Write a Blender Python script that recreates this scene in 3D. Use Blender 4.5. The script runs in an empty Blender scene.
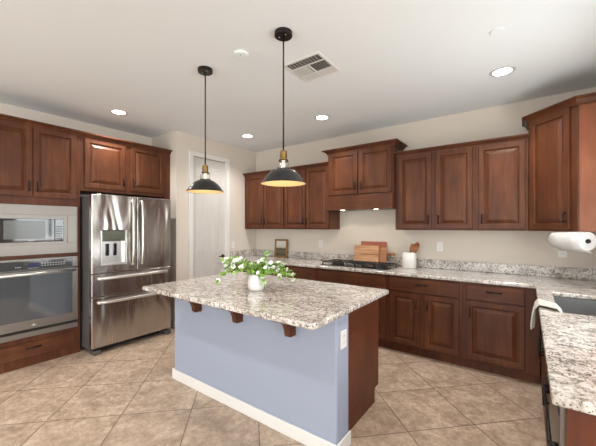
import bpy, bmesh, math, random
from mathutils import Vector, Matrix, noise
random.seed(7)
S = bpy.context.scene
COL = S.collection
PI = math.pi

# ------------------------------------------------------------------ camera
cam = bpy.data.cameras.new('camera'); camo = bpy.data.objects.new('camera', cam); COL.objects.link(camo)
camo.location = (0, 0, 1.4343)
camo.rotation_euler = (PI/2, 0, 0.6321)
cam.sensor_width = 36; cam.lens = 312.45/596*36
cam.shift_y = (226.34-223)/596
cam.clip_start = 0.02
S.camera = camo

# ------------------------------------------------------------------ world, lights, exposure
w = bpy.data.worlds.new('daylight'); S.world = w; w.use_nodes = True
bg = w.node_tree.nodes['Background']
bg.inputs[0].default_value = (0.86, 0.93, 1.0, 1); bg.inputs[1].default_value = 1.5

def area_light(name, loc, rot, sx, sy, power, color=(1, 1, 1)):
    l = bpy.data.lights.new(name, 'AREA'); l.shape = 'RECTANGLE'; l.size = sx; l.size_y = sy
    l.energy = power; l.color = color
    o = bpy.data.objects.new(name, l); COL.objects.link(o); o.location = loc; o.rotation_euler = rot
    return o
# added daylight lamps tilted up for the ceiling; patio and side windows are invented
area_light('added_patio_fill', (-1.7, -4.25, 1.25), (PI/2+0.5, 0, 0), 4.6, 2.2, 112, (0.97, 0.985, 1.0))
area_light('added_side_fill', (4.75, -1.2, 1.45), (0, PI/2+0.5, 0), 2.1, 3.2, 165, (0.97, 0.985, 1.0))
area_light('sink_window_daylight', (0.9, 2.45, 1.55), (0, PI/2+0.5, 0), 1.0, 1.3, 26, (0.97, 0.985, 1.0))

S.view_settings.view_transform = 'Standard'
S.view_settings.look = 'None'
S.view_settings.gamma = 1
S.view_settings.use_curve_mapping = False
S.view_settings.exposure = 0.50

# ------------------------------------------------------------------ materials
def srgb(r, g, b):
    f = lambda c: (c/255/12.92) if c/255 <= 0.04045 else ((c/255+0.055)/1.055)**2.4
    return (f(r), f(g), f(b), 1)

def new_mat(name):
    m = bpy.data.materials.new(name); m.use_nodes = True
    nt = m.node_tree; return m, nt, nt.nodes['Principled BSDF']

def node(nt, t, **kw):
    n = nt.nodes.new(t)
    for k, v in kw.items():
        if k.startswith('i_'):
            n.inputs[k[2:].replace('_', ' ')].default_value = v
        else:
            setattr(n, k, v)
    return n

def ramp(nt, stops):
    n = nt.nodes.new('ShaderNodeValToRGB')
    e = n.color_ramp.elements
    while len(e) < len(stops): e.new(0.5)
    for el, (p, c) in zip(e, stops): el.position = p; el.color = c
    return n

def coords(nt, scale=(1, 1, 1), rot=(0, 0, 0)):
    tc = nt.nodes.new('ShaderNodeTexCoord'); mp = nt.nodes.new('ShaderNodeMapping')
    mp.inputs['Scale'].default_value = scale; mp.inputs['Rotation'].default_value = rot
    nt.links.new(tc.outputs['Object'], mp.inputs['Vector'])
    return mp.outputs['Vector']

def plain(name, col, rough=0.5, metal=0.0, bump=0.0, bscale=60, coat=0.0, var=0.04):
    m, nt, b = new_mat(name)
    b.inputs['Roughness'].default_value = rough; b.inputs['Metallic'].default_value = metal
    b.inputs['Coat Weight'].default_value = coat
    v = coords(nt)
    n = node(nt, 'ShaderNodeTexNoise', i_Scale=bscale, i_Detail=4.0); nt.links.new(v, n.inputs['Vector'])
    lo = tuple(c*(1-var) for c in col[:3])+(1,); hi = tuple(min(1, c*(1+var)) for c in col[:3])+(1,)
    r = ramp(nt, [(0.3, lo), (0.7, hi)]); nt.links.new(n.outputs['Fac'], r.inputs[0])
    nt.links.new(r.outputs[0], b.inputs['Base Color'])
    if bump:
        bp = node(nt, 'ShaderNodeBump', i_Strength=bump, i_Distance=0.002); nt.links.new(n.outputs['Fac'], bp.inputs['Height'])
        nt.links.new(bp.outputs[0], b.inputs['Normal'])
    return m

def wood(name, dark, mid, light, scale=(26, 26, 2.2), rough=0.42, coat=0.0, rot=(0, 0, 0), blotch=5.0):
    m, nt, b = new_mat(name)
    v = coords(nt, scale, rot)
    n = node(nt, 'ShaderNodeTexNoise', i_Scale=1.0, i_Detail=6.0, i_Roughness=0.6, i_Distortion=0.6); nt.links.new(v, n.inputs['Vector'])
    v2 = coords(nt, (1, 1, 0.6), rot)
    n2 = node(nt, 'ShaderNodeTexNoise', i_Scale=blotch, i_Detail=3.0); nt.links.new(v2, n2.inputs['Vector'])
    ad = node(nt, 'ShaderNodeMath', operation='MULTIPLY_ADD'); ad.inputs[1].default_value = 0.5
    mu = node(nt, 'ShaderNodeMath', operation='MULTIPLY'); mu.inputs[1].default_value = 0.5
    nt.links.new(n2.outputs['Fac'], mu.inputs[0])
    nt.links.new(n.outputs['Fac'], ad.inputs[0]); nt.links.new(mu.outputs[0], ad.inputs[2])
    r = ramp(nt, [(0.22, dark), (0.5, mid), (0.78, light)]); nt.links.new(ad.outputs[0], r.inputs[0])
    nt.links.new(r.outputs[0], b.inputs['Base Color'])
    b.inputs['Roughness'].default_value = rough; b.inputs['Coat Weight'].default_value = coat; b.inputs['Coat Roughness'].default_value = 0.25; b.inputs['Specular IOR Level'].default_value = 0.28
    bp = node(nt, 'ShaderNodeBump', i_Strength=0.06, i_Distance=0.001); nt.links.new(n.outputs['Fac'], bp.inputs['Height'])
    nt.links.new(bp.outputs[0], b.inputs['Normal'])
    return m

def granite(name):
    m, nt, b = new_mat(name)
    v = coords(nt)
    # broad flowing clouds
    vs = coords(nt, (1.0, 2.3, 1.0), (0, 0, 0.35))
    n1 = node(nt, 'ShaderNodeTexNoise', i_Scale=5.5, i_Detail=8.0, i_Roughness=0.72, i_Distortion=1.2); nt.links.new(vs, n1.inputs['Vector'])
    r1 = ramp(nt, [(0.30, srgb(134, 125, 118)), (0.42, srgb(184, 175, 166)), (0.54, srgb(218, 211, 203)), (0.70, srgb(236, 232, 227))])
    nt.links.new(n1.outputs['Fac'], r1.inputs[0])
    # medium grey / taupe grains
    n2 = node(nt, 'ShaderNodeTexNoise', i_Scale=38.0, i_Detail=5.0, i_Roughness=0.7); nt.links.new(v, n2.inputs['Vector'])
    r2 = ramp(nt, [(0.50, (0, 0, 0, 1)), (0.60, (1, 1, 1, 1))]); nt.links.new(n2.outputs['Fac'], r2.inputs[0])
    mx = node(nt, 'ShaderNodeMix', data_type='RGBA'); mx.inputs['B'].default_value = srgb(130, 117, 108)
    f = node(nt, 'ShaderNodeMath', operation='MULTIPLY'); f.inputs[1].default_value = 0.85
    nt.links.new(r2.outputs[0], f.inputs[0]); nt.links.new(f.outputs[0], mx.inputs['Factor']); nt.links.new(r1.outputs[0], mx.inputs['A'])
    # dark specks, clustered
    vo = node(nt, 'ShaderNodeTexVoronoi', i_Scale=95.0, i_Randomness=1.0); nt.links.new(v, vo.inputs['Vector'])
    n3 = node(nt, 'ShaderNodeTexNoise', i_Scale=14.0, i_Detail=4.0, i_Roughness=0.65); nt.links.new(vs, n3.inputs['Vector'])
    th = node(nt, 'ShaderNodeMapRange'); th.inputs[1].default_value = 0.42; th.inputs[2].default_value = 0.68; th.inputs[3].default_value = 0.16; th.inputs[4].default_value = 0.54
    nt.links.new(n3.outputs['Fac'], th.inputs[0])
    lt = node(nt, 'ShaderNodeMath', operation='LESS_THAN'); nt.links.new(vo.outputs['Distance'], lt.inputs[0]); nt.links.new(th.outputs[0], lt.inputs[1])
    f2 = node(nt, 'ShaderNodeMath', operation='MULTIPLY'); f2.inputs[1].default_value = 0.85; nt.links.new(lt.outputs[0], f2.inputs[0])
    mx2 = node(nt, 'ShaderNodeMix', data_type='RGBA'); mx2.inputs['B'].default_value = srgb(62, 57, 56)
    nt.links.new(f2.outputs[0], mx2.inputs['Factor']); nt.links.new(mx.outputs['Result'], mx2.inputs['A'])
    # larger dark mineral flecks
    vo2 = node(nt, 'ShaderNodeTexVoronoi', i_Scale=48.0, i_Randomness=1.0); nt.links.new(v, vo2.inputs['Vector'])
    n4 = node(nt, 'ShaderNodeTexNoise', i_Scale=9.0, i_Detail=5.0, i_Roughness=0.7); nt.links.new(vs, n4.inputs['Vector'])
    th2 = node(nt, 'ShaderNodeMapRange'); th2.inputs[1].default_value = 0.46; th2.inputs[2].default_value = 0.70; th2.inputs[3].default_value = 0.08; th2.inputs[4].default_value = 0.52
    nt.links.new(n4.outputs['Fac'], th2.inputs[0])
    lt2 = node(nt, 'ShaderNodeMath', operation='LESS_THAN'); nt.links.new(vo2.outputs['Distance'], lt2.inputs[0]); nt.links.new(th2.outputs[0], lt2.inputs[1])
    f3 = node(nt, 'ShaderNodeMath', operation='MULTIPLY'); f3.inputs[1].default_value = 0.5; nt.links.new(lt2.outputs[0], f3.inputs[0])
    mx3 = node(nt, 'ShaderNodeMix', data_type='RGBA'); mx3.inputs['B'].default_value = srgb(78, 68, 62)
    nt.links.new(f3.outputs[0], mx3.inputs['Factor']); nt.links.new(mx2.outputs['Result'], mx3.inputs['A'])
    nt.links.new(mx3.outputs['Result'], b.inputs['Base Color'])
    b.inputs['Roughness'].default_value = 0.16; b.inputs['Coat Weight'].default_value = 0.3; b.inputs['Coat Roughness'].default_value = 0.08
    return m

def floor_tiles():
    m, nt, b = new_mat('travertine_look_tile')
    tc = nt.nodes.new('ShaderNodeTexCoord'); sp = nt.nodes.new('ShaderNodeSeparateXYZ'); nt.links.new(tc.outputs['Object'], sp.inputs[0])
    def M(op, a, c=None, use=None):
        n = node(nt, 'ShaderNodeMath', operation=op)
        for i, x in enumerate((a, c)):
            if x is None: continue
            if isinstance(x, (int, float)): n.inputs[i].default_value = x
            else: nt.links.new(x, n.inputs[i])
        return n.outputs[0]
    X, Y = sp.outputs[0], sp.outputs[1]
    s = M('DIVIDE', M('SUBTRACT', M('MULTIPLY', M('ADD', X, Y), 0.70711), 1.093), 0.5145)
    d = M('DIVIDE', M('SUBTRACT', M('MULTIPLY', M('SUBTRACT', Y, X), 0.70711), 2.038), 0.5155)
    def edge(a):
        fr = M('FRACT', a); return M('MINIMUM', fr, M('SUBTRACT', 1.0, fr))
    e = M('MINIMUM', edge(s), edge(d))
    g = node(nt, 'ShaderNodeMapRange'); g.inputs[1].default_value = 0.004; g.inputs[2].default_value = 0.0085; nt.links.new(e, g.inputs[0])
    cb = nt.nodes.new('ShaderNodeCombineXYZ'); nt.links.new(M('FLOOR', s), cb.inputs[0]); nt.links.new(M('FLOOR', d), cb.inputs[1])
    wn = nt.nodes.new('ShaderNodeTexWhiteNoise'); nt.links.new(cb.outputs[0], wn.inputs['Vector'])
    va = nt.nodes.new('ShaderNodeVectorMath'); va.operation = 'MULTIPLY_ADD'; va.inputs[1].default_value = (7, 7, 7)
    nt.links.new(wn.outputs['Color'], va.inputs[0]); nt.links.new(tc.outputs['Object'], va.inputs[2])
    n1 = node(nt, 'ShaderNodeTexNoise', i_Scale=7.0, i_Detail=8.0, i_Roughness=0.70, i_Distortion=0.5); nt.links.new(va.outputs[0], n1.inputs['Vector'])
    r1 = ramp(nt, [(0.26, srgb(148, 126, 107)), (0.45, srgb(173, 151, 131)), (0.58, srgb(190, 168, 148)), (0.76, srgb(213, 195, 176))])
    nt.links.new(n1.outputs['Fac'], r1.inputs[0])
    n2 = node(nt, 'ShaderNodeTexNoise', i_Scale=26.0, i_Detail=5.0, i_Roughness=0.7); nt.links.new(va.outputs[0], n2.inputs['Vector'])
    r2 = ramp(nt, [(0.35, (0.78, 0.76, 0.74, 1)), (0.65, (1.18, 1.18, 1.17, 1))]); nt.links.new(n2.outputs['Fac'], r2.inputs[0])
    mm = node(nt, 'ShaderNodeMix', data_type='RGBA', blend_type='MULTIPLY'); mm.inputs['Factor'].default_value = 1.0
    nt.links.new(r1.outputs[0], mm.inputs['A']); nt.links.new(r2.outputs[0], mm.inputs['B'])
    mx = node(nt, 'ShaderNodeMix', data_type='RGBA'); mx.inputs['A'].default_value = srgb(104, 86, 71)
    nt.links.new(g.outputs[0], mx.inputs['Factor']); nt.links.new(mm.outputs['Result'], mx.inputs['B'])
    nt.links.new(mx.outputs['Result'], b.inputs['Base Color'])
    b.inputs['Roughness'].default_value = 0.36
    bp = node(nt, 'ShaderNodeBump', i_Strength=0.35, i_Distance=0.003); nt.links.new(g.outputs[0], bp.inputs['Height'])
    nt.links.new(bp.outputs[0], b.inputs['Normal'])
    return m

def steel(name, col=(0.56, 0.53, 0.50, 1), rough=0.27, wave=0.0, axis='z'):
    m, nt, b = new_mat(name)
    b.inputs['Metallic'].default_value = 1.0
    b.inputs['Base Color'].default_value = col
    sc = (4, 220, 220) if axis == 'x' else ((220, 220, 3) if axis == 'z' else (220, 3, 220))
    v = coords(nt, sc)
    n = node(nt, 'ShaderNodeTexNoise', i_Scale=1.0, i_Detail=3.0); nt.links.new(v, n.inputs['Vector'])
    r = node(nt, 'ShaderNodeMapRange'); r.inputs[3].default_value = rough-0.05; r.inputs[4].default_value = rough+0.06
    nt.links.new(n.outputs['Fac'], r.inputs[0]); nt.links.new(r.outputs[0], b.inputs['Roughness'])
    bp = node(nt, 'ShaderNodeBump', i_Strength=0.04, i_Distance=0.001); nt.links.new(n.outputs['Fac'], bp.inputs['Height'])
    out = bp.outputs[0]
    if wave:
        v2 = coords(nt, (1, 1, 0.35))
        n2 = node(nt, 'ShaderNodeTexNoise', i_Scale=4.5, i_Detail=1.0, i_Distortion=0.6); nt.links.new(v2, n2.inputs['Vector'])
        b2 = node(nt, 'ShaderNodeBump', i_Strength=wave, i_Distance=0.05); nt.links.new(n2.outputs['Fac'], b2.inputs['Height'])
        nt.links.new(out, b2.inputs['Normal']); out = b2.outputs[0]
    nt.links.new(out, b.inputs['Normal'])
    return m

def emit(name, col, s):
    m, nt, b = new_mat(name)
    b.inputs['Base Color'].default_value = col; b.inputs['Emission Color'].default_value = col; b.inputs['Emission Strength'].default_value = s
    return m

def glass(name, tint=(1, 1, 1, 1), rough=0.0):
    m, nt, b = new_mat(name)
    b.inputs['Base Color'].default_value = tint; b.inputs['Transmission Weight'].default_value = 1.0; b.inputs['Roughness'].default_value = rough
    b.inputs['IOR'].default_value = 1.45
    return m

def plank_board(name, a, c):
    m, nt, b = new_mat(name)
    v = coords(nt, (3, 20, 40))
    n = node(nt, 'ShaderNodeTexNoise', i_Scale=1.0, i_Detail=4.0); nt.links.new(v, n.inputs['Vector'])
    r = ramp(nt, [(0.35, a), (0.65, c)]); nt.links.new(n.outputs['Fac'], r.inputs[0])
    nt.links.new(r.outputs[0], b.inputs['Base Color']); b.inputs['Roughness'].default_value = 0.5
    return m

CH = dict(dark=srgb(60, 31, 18), mid=srgb(88, 49, 29), light=srgb(118, 72, 44))
M_wood = wood('cherry_wood', **CH)
M_woodH = wood('cherry_wood_horizontal_grain', scale=(2.5, 2.5, 26), **CH)
M_panel = wood('cherry_end_panel', srgb(116, 68, 46), srgb(136, 83, 58), srgb(154, 98, 72), rough=0.4)
M_isl = wood('island_side_wood', srgb(78, 42, 29), srgb(98, 54, 37), srgb(116, 68, 48), rough=0.4)
M_gran = granite('speckled_granite')
M_floor = floor_tiles()
M_wall = plain('greige_wall_paint', srgb(216, 206, 194), 0.85, bump=0.12, bscale=160, var=0.015)
M_ceil = plain('ceiling_paint', srgb(234, 238, 241), 0.9, bump=0.12, bscale=140, var=0.012)
M_lav = plain('sky_tinted_paint', srgb(154, 162, 180), 0.7, bump=0.12, bscale=160, var=0.012)  # blue tint of sky light put into the knee wall's colour
M_white = plain('white_trim_paint', srgb(226, 224, 220), 0.4, var=0.01)
M_door = plain('white_door_paint', srgb(206, 202, 197), 0.45, var=0.01)
M_steel = steel('brushed_steel', (0.27, 0.25, 0.232, 1), rough=0.38, axis='y')
M_fridge = steel('fridge_steel', (0.50, 0.47, 0.445, 1), rough=0.25, wave=0.6)
M_hand = steel('polished_handle_steel', (0.78, 0.76, 0.74, 1), rough=0.33)
M_side = plain('appliance_side_grey', srgb(92, 90, 90), 0.45, 0.3)
M_sinkm = steel('sink_steel', (0.42, 0.42, 0.43, 1), rough=0.33, axis='y')
M_blackg = plain('black_glass', (0.012, 0.012, 0.014, 1), 0.06, coat=0.5)
M_ovenglass = plain('dark_oven_glass', (0.075, 0.08, 0.088, 1), 0.05, coat=1.0)
M_greyg = plain('microwave_window_mesh', (0.09, 0.093, 0.093, 1), 0.2, coat=0.15)
M_darkglass = plain('dark_grey_control_glass', (0.05, 0.052, 0.055, 1), 0.12, coat=0.5)
M_black = plain('oil_rubbed_black_metal', srgb(38, 33, 31), 0.4, 0.6)
M_iron = plain('cast_iron', (0.018, 0.018, 0.019, 1), 0.5, 0.1, bump=0.2, bscale=200)
M_shade = plain('charcoal_enamel', srgb(34, 34, 36), 0.28, 0.3, coat=0.3)
M_gold = plain('brass', srgb(150, 120, 70), 0.35, 1.0)
M_lining = plain('gold_lining', srgb(226, 192, 138), 0.5, 0.1)
M_glass = glass('clear_glass')
def pane_mat():
    m = bpy.data.materials.new('window_pane_glass'); m.use_nodes = True; nt = m.node_tree
    nt.nodes.remove(nt.nodes['Principled BSDF']); out = nt.nodes['Material Output']
    tr = nt.nodes.new('ShaderNodeBsdfTransparent'); tr.inputs[0].default_value = (0.95, 0.97, 0.96, 1)
    gl = nt.nodes.new('ShaderNodeBsdfGlossy'); gl.inputs['Roughness'].default_value = 0.02
    mx = nt.nodes.new('ShaderNodeMixShader'); mx.inputs[0].default_value = 0.06
    nt.links.new(tr.outputs[0], mx.inputs[1]); nt.links.new(gl.outputs[0], mx.inputs[2]); nt.links.new(mx.outputs[0], out.inputs[0])
    return m
M_pane = pane_mat()
M_bulb = emit('warm_bulb', (1.0, 0.85, 0.68, 1), 0.5)
M_led = emit('downlight_diffuser', (1.0, 0.97, 0.92, 1), 7.0)
M_hoodled = emit('hood_lamp', (1.0, 0.9, 0.75, 1), 14.0)
M_disp = emit('blue_display', (0.008, 0.008, 0.04, 1), 0.4)
M_mark = plain('white_marking', srgb(190, 190, 190), 0.5)
M_plastic = plain('white_plastic', srgb(228, 226, 222), 0.35, var=0.01)
M_slot = plain('dark_slot', srgb(60, 58, 56), 0.6)
M_slat = plain('vent_slat_paint', srgb(205, 203, 200), 0.5, var=0.01)
M_duct = plain('dark_duct', srgb(70, 68, 66), 0.8)
M_ceramic = plain('white_ceramic', srgb(230, 228, 225), 0.3, var=0.01, coat=0.3)
M_paper = plain('paper_towel', srgb(218, 216, 215), 0.9, bump=0.3, bscale=90, var=0.01)
M_cloth = plain('cream_towel', srgb(198, 193, 182), 0.95, bump=0.6, bscale=220, var=0.04)
M_leaf = plain('fresh_green_leaf', srgb(140, 176, 78), 0.5, var=0.35, bscale=30)
M_stem = plain('green_stem', srgb(98, 122, 52), 0.6, var=0.2)
M_petal = plain('white_petal', srgb(240, 241, 238), 0.6, var=0.02)
M_petalc = plain('yellow_centre', srgb(222, 205, 110), 0.6)
M_boardL = plank_board('maple_board', srgb(186, 132, 92), srgb(214, 166, 124))
M_boardM = plank_board('beech_board', srgb(170, 112, 76), srgb(198, 140, 102))
M_boardR = plank_board('red_cherry_board', srgb(150, 78, 56), srgb(182, 104, 80))
M_spoon = plank_board('spoon_wood', srgb(128, 72, 36), srgb(176, 112, 62))
M_frame = plain('antique_gold_frame', srgb(150, 116, 64), 0.4, 0.5, bump=0.4, bscale=120, var=0.2)
M_shadow = plain('dark_kick', srgb(28, 26, 25), 0.6)

def painting_mat():
    m, nt, b = new_mat('landscape_painting')
    tc = nt.nodes.new('ShaderNodeTexCoord')
    n = node(nt, 'ShaderNodeTexNoise', i_Scale=14.0, i_Detail=4.0); nt.links.new(tc.outputs['Object'], n.inputs['Vector'])
    sp = nt.nodes.new('ShaderNodeSeparateXYZ'); nt.links.new(tc.outputs['Generated'], sp.inputs[0])
    a = node(nt, 'ShaderNodeMath', operation='MULTIPLY_ADD'); a.inputs[1].default_value = 0.25
    nt.links.new(n.outputs['Fac'], a.inputs[0]); nt.links.new(sp.outputs[2], a.inputs[2])
    r = ramp(nt, [(0.15, srgb(60, 62, 42)), (0.42, srgb(104, 92, 62)), (0.60, srgb(66, 64, 54)), (0.70, srgb(196, 188, 172)), (1.0, srgb(206, 205, 200))])
    nt.links.new(a.outputs[0], r.inputs[0]); nt.links.new(r.outputs[0], b.inputs['Base Color']); b.inputs['Roughness'].default_value = 0.5
    return m
M_paint = painting_mat()

# ------------------------------------------------------------------ mesh helpers
def BM(): return bmesh.new()

def box(bm, x0, x1, y0, y1, z0, z1):
    vs = [bm.verts.new(p) for p in ((x0, y0, z0), (x1, y0, z0), (x1, y1, z0), (x0, y1, z0), (x0, y0, z1), (x1, y0, z1), (x1, y1, z1), (x0, y1, z1))]
    for f in ((3, 2, 1, 0), (4, 5, 6, 7), (0, 1, 5, 4), (1, 2, 6, 5), (2, 3, 7, 6), (3, 0, 4, 7)):
        bm.faces.new([vs[i] for i in f])
    return bm

def lathe(bm, c, prof, n=32, M=None, closed=False):
    """prof: list of (r, z); revolve about the z axis through c"""
    rings = []
    for r, z in prof:
        ring = []
        for i in range(n):
            a = 2*PI*i/n
            p = Vector((r*math.cos(a), r*math.sin(a), z))
            if M: p = M @ p
            ring.append(bm.verts.new(p+Vector(c)))
        rings.append(ring)
    for k in range(len(rings)-1):
        for i in range(n):
            bm.faces.new((rings[k][i], rings[k][(i+1) % n], rings[k+1][(i+1) % n], rings[k+1][i]))
    if closed:
        bm.faces.new(list(reversed(rings[0]))); bm.faces.new(rings[-1])
    return bm

def tube(bm, pts, r, n=8, caps=True):
    pts = [Vector(p) for p in pts]; rings = []
    for i, p in enumerate(pts):
        t = (pts[min(i+1, len(pts)-1)]-pts[max(i-1, 0)]).normalized()
        up = Vector((0, 0, 1)) if abs(t.z) < 0.9 else Vector((1, 0, 0))
        a = t.cross(up).normalized(); b = t.cross(a).normalized()
        rr = r[i] if isinstance(r, (list, tuple)) else r
        rings.append([bm.verts.new(p+rr*(math.cos(2*PI*k/n)*a+math.sin(2*PI*k/n)*b)) for k in range(n)])
    for k in range(len(rings)-1):
        for i in range(n):
            bm.faces.new((rings[k][i], rings[k][(i+1) % n], rings[k+1][(i+1) % n], rings[k+1][i]))
    if caps:
        bm.faces.new(rings[0]); bm.faces.new(list(reversed(rings[-1])))
    return bm

def extrude_poly(bm, poly, vec):
    """poly: list of 3D points; extruded by vec"""
    v = Vector(vec)
    a = [bm.verts.new(p) for p in poly]; b = [bm.verts.new(Vector(p)+v) for p in poly]
    n = len(poly)
    bm.faces.new(list(reversed(a))); bm.faces.new(b)
    for i in range(n): bm.faces.new((a[i], a[(i+1) % n], b[(i+1) % n], b[i]))
    return bm

def panel(bm, O, U, N, w, h, rings, t):
    """raised-panel slab. O lower corner of the FRONT face, U across, z up, N outward; rings (inset, offset along N)"""
    O = Vector(O); U = Vector(U).normalized(); N = Vector(N).normalized(); Z = Vector((0, 0, 1))
    def ring(ins, off):
        return [bm.verts.new(O+U*x+Z*z+N*off) for x, z in ((ins, ins), (w-ins, ins), (w-ins, h-ins), (ins, h-ins))]
    rs = [ring(0, -t), ring(0, -0.003), ring(0.003, 0)]+[ring(i, o) for i, o in rings]
    bm.faces.new(list(reversed(rs[0])))
    for k in range(len(rs)-1):
        for i in range(4):
            bm.faces.new((rs[k][i], rs[k][(i+1) % 4], rs[k+1][(i+1) % 4], rs[k+1][i]))
    bm.faces.new(rs[-1])
    return bm

def moulding(bm, path, prof, closed_ends=True):
    """sweep prof [(out, z)] along the plan path [(x,y)]; outward = right-hand side of travel"""
    P = [Vector((x, y, 0)) for x, y in path]; rings = []
    for i, p in enumerate(P):
        d0 = (P[i]-P[i-1]).normalized() if i > 0 else None
        d1 = (P[i+1]-P[i]).normalized() if i < len(P)-1 else None
        if d0 is None: d0 = d1
        if d1 is None: d1 = d0
        n0 = Vector((d0.y, -d0.x, 0)); n1 = Vector((d1.y, -d1.x, 0))
        m = (n0+n1).normalized(); m = m/max(0.2, m.dot(n0))
        rings.append([bm.verts.new(p+m*o+Vector((0, 0, z))) for o, z in prof])
    n = len(prof)
    for k in range(len(rings)-1):
        for i in range(n):
            bm.faces.new((rings[k][i], rings[k][(i+1) % n], rings[k+1][(i+1) % n], rings[k+1][i]))
    bm.faces.new(rings[0]); bm.faces.new(list(reversed(rings[-1])))
    return bm

def cells(bm, xs, ys, z0, z1, keep):
    """slab made of grid cells with shared edges; keep(i,j) says which cells exist"""
    V = {}
    def v(i, j, z):
        k = (i, j, z)
        if k not in V: V[k] = bm.verts.new((xs[i], ys[j], z))
        return V[k]
    nx, ny = len(xs)-1, len(ys)-1
    K = lambda i, j: 0 <= i < nx and 0 <= j < ny and keep(i, j)
    for i in range(nx):
        for j in range(ny):
            if not K(i, j): continue
            bm.faces.new((v(i, j, z1), v(i+1, j, z1), v(i+1, j+1, z1), v(i, j+1, z1)))
            bm.faces.new((v(i, j+1, z0), v(i+1, j+1, z0), v(i+1, j, z0), v(i, j, z0)))
            if not K(i-1, j): bm.faces.new((v(i, j+1, z0), v(i, j, z0), v(i, j, z1), v(i, j+1, z1)))
            if not K(i+1, j): bm.faces.new((v(i+1, j, z0), v(i+1, j+1, z0), v(i+1, j+1, z1), v(i+1, j, z1)))
            if not K(i, j-1): bm.faces.new((v(i, j, z0), v(i+1, j, z0), v(i+1, j, z1), v(i, j, z1)))
            if not K(i, j+1): bm.faces.new((v(i+1, j+1, z0), v(i, j+1, z0), v(i, j+1, z1), v(i+1, j+1, z1)))
    return bm

def root_of(o):
    while o.parent: o = o.parent
    return o

def obj(name, bm, mat, parent=None, bevel=0.0, smooth=False, seg=2, solid=0.0, recalc=True):
    if recalc: bmesh.ops.recalc_face_normals(bm, faces=bm.faces)
    me = bpy.data.meshes.new(name)
    if parent:
        bmesh.ops.translate(bm, verts=bm.verts, vec=-root_of(parent).location)
    bm.to_mesh(me); bm.free()
    for m in (mat if isinstance(mat, (list, tuple)) else [mat]): me.materials.append(m)
    o = bpy.data.objects.new(name, me); COL.objects.link(o)
    if parent: o.parent = parent
    if smooth:
        for p in me.polygons: p.use_smooth = True
    if solid:
        s = o.modifiers.new('thickness', 'SOLIDIFY'); s.thickness = solid; s.offset = 0
    if bevel:
        b = o.modifiers.new('bevel', 'BEVEL'); b.width = bevel; b.segments = seg; b.limit_method = 'ANGLE'; b.angle_limit = 0.6
        b.harden_normals = False
    return o

def tag(o, label, cat, group=None):
    o['label'] = label; o['category'] = cat
    if group: o['group'] = group
    return o

def thing(name, label, cat, loc=(0, 0, 0), group=None):
    o = bpy.data.objects.new(name, None); COL.objects.link(o); o.location = loc; o.empty_display_size = 0.1
    return tag(o, label, cat, group)

def single(name, bm, mat, label, cat, group=None, **kw):
    """a thing that is one mesh; its origin goes to the middle of its base"""
    xs = [v.co.x for v in bm.verts]; ys = [v.co.y for v in bm.verts]; zs = [v.co.z for v in bm.verts]
    c = Vector(((min(xs)+max(xs))/2, (min(ys)+max(ys))/2, min(zs)))
    bmesh.ops.translate(bm, verts=bm.verts, vec=-c)
    o = obj(name, bm, mat, None, **kw); o.location = c
    return tag(o, label, cat, group)

def struct(name, bm, mat, parent=None, **kw):
    o = obj(name, bm, mat, parent, **kw)
    if not parent: o['kind'] = 'structure'
    return o

# ------------------------------------------------------------------ the room
XW, XD, XR = -4.617, -3.973, 0.66
YP, YB = 2.53, 4.134
ZC = 2.78
XE, YS = 4.6, -4.1            # far side and rear walls of the open-plan room
T = 0.12
YRW = 1.20                    # where the sink wall begins

FXS, FYS = [XW-T, XR+T, XE+T], [YS-T, YRW, YB+T]      # the room is L-shaped in plan
LK = lambda i, j: not (i == 1 and j == 1)
struct('floor', cells(BM(), FXS, FYS, -0.05, 0, LK), M_floor)
struct('ceiling', cells(BM(), FXS, FYS, ZC, ZC+0.1, LK), M_ceil)
struct('ground', box(BM(), -25, 25, -25, 25, -0.20, -0.06), plain('sandy_ground', srgb(176, 162, 142), 0.9, bump=0.3, bscale=4, var=0.1))
struct('wall_left', box(BM(), XW-T, XW, YS, YB, 0, ZC), M_wall)
struct('wall_back', box(BM(), XW-T, XR+T, YB, YB+T, 0, ZC), M_wall)
struct('wall_pantry_side', box(BM(), XW, XD-0.10, YP, YP+0.10, 0, ZC), M_wall)
# pantry wall with a door opening
DY0, DY1, DZ = 2.795, 3.432, 2.475
bm = BM()
box(bm, XD-0.10, XD, YP, DY0, 0, ZC); box(bm, XD-0.10, XD, DY1, YB, 0, ZC); box(bm, XD-0.10, XD, DY0, DY1, DZ, ZC)
struct('wall_pantry', bm, M_wall)

# sink wall with a window opening over the sink
WY0, WY1, WZ0, WZ1 = 1.80, 3.10, 1.12, 2.15
bm = BM()
box(bm, XR, XR+T, YRW, WY0, 0, ZC); box(bm, XR, XR+T, WY1, YB, 0, ZC)
box(bm, XR, XR+T, WY0, WY1, 0, WZ0); box(bm, XR, XR+T, WY0, WY1, WZ1, ZC)
struct('wall_right', bm, M_wall)
struct('wall_nook', box(BM(), XR+T, XE, YRW-T, YRW, 0, ZC), M_wall)
def window(name, x=None, y=None, a0=0, a1=1, z0=0, z1=1, mull=1):
    """sash frame with glass; wall at constant x or constant y"""
    def B(bm, a, b, c, d, t):
        if x is not None: box(bm, x-t, x+t, a, b, c, d)
        else: box(bm, a, b, y-t, y+t, c, d)
    bm = BM(); f = 0.045
    B(bm, a0, a1, z0, z0+f, .03); B(bm, a0, a1, z1-f, z1, .03); B(bm, a0, a0+f, z0+f, z1-f, .03); B(bm, a1-f, a1, z0+f, z1-f, .03)
    for k in range(mull):
        m = a0+(a1-a0)*(k+1)/(mull+1); B(bm, m-f/2, m+f/2, z0+f, z1-f, .025)
    o = struct(name, bm, M_white)
    bm = BM(); B(bm, a0+f, a1-f, z0+f, z1-f, .003); obj('pane', bm, M_pane, o)
    return o
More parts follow.
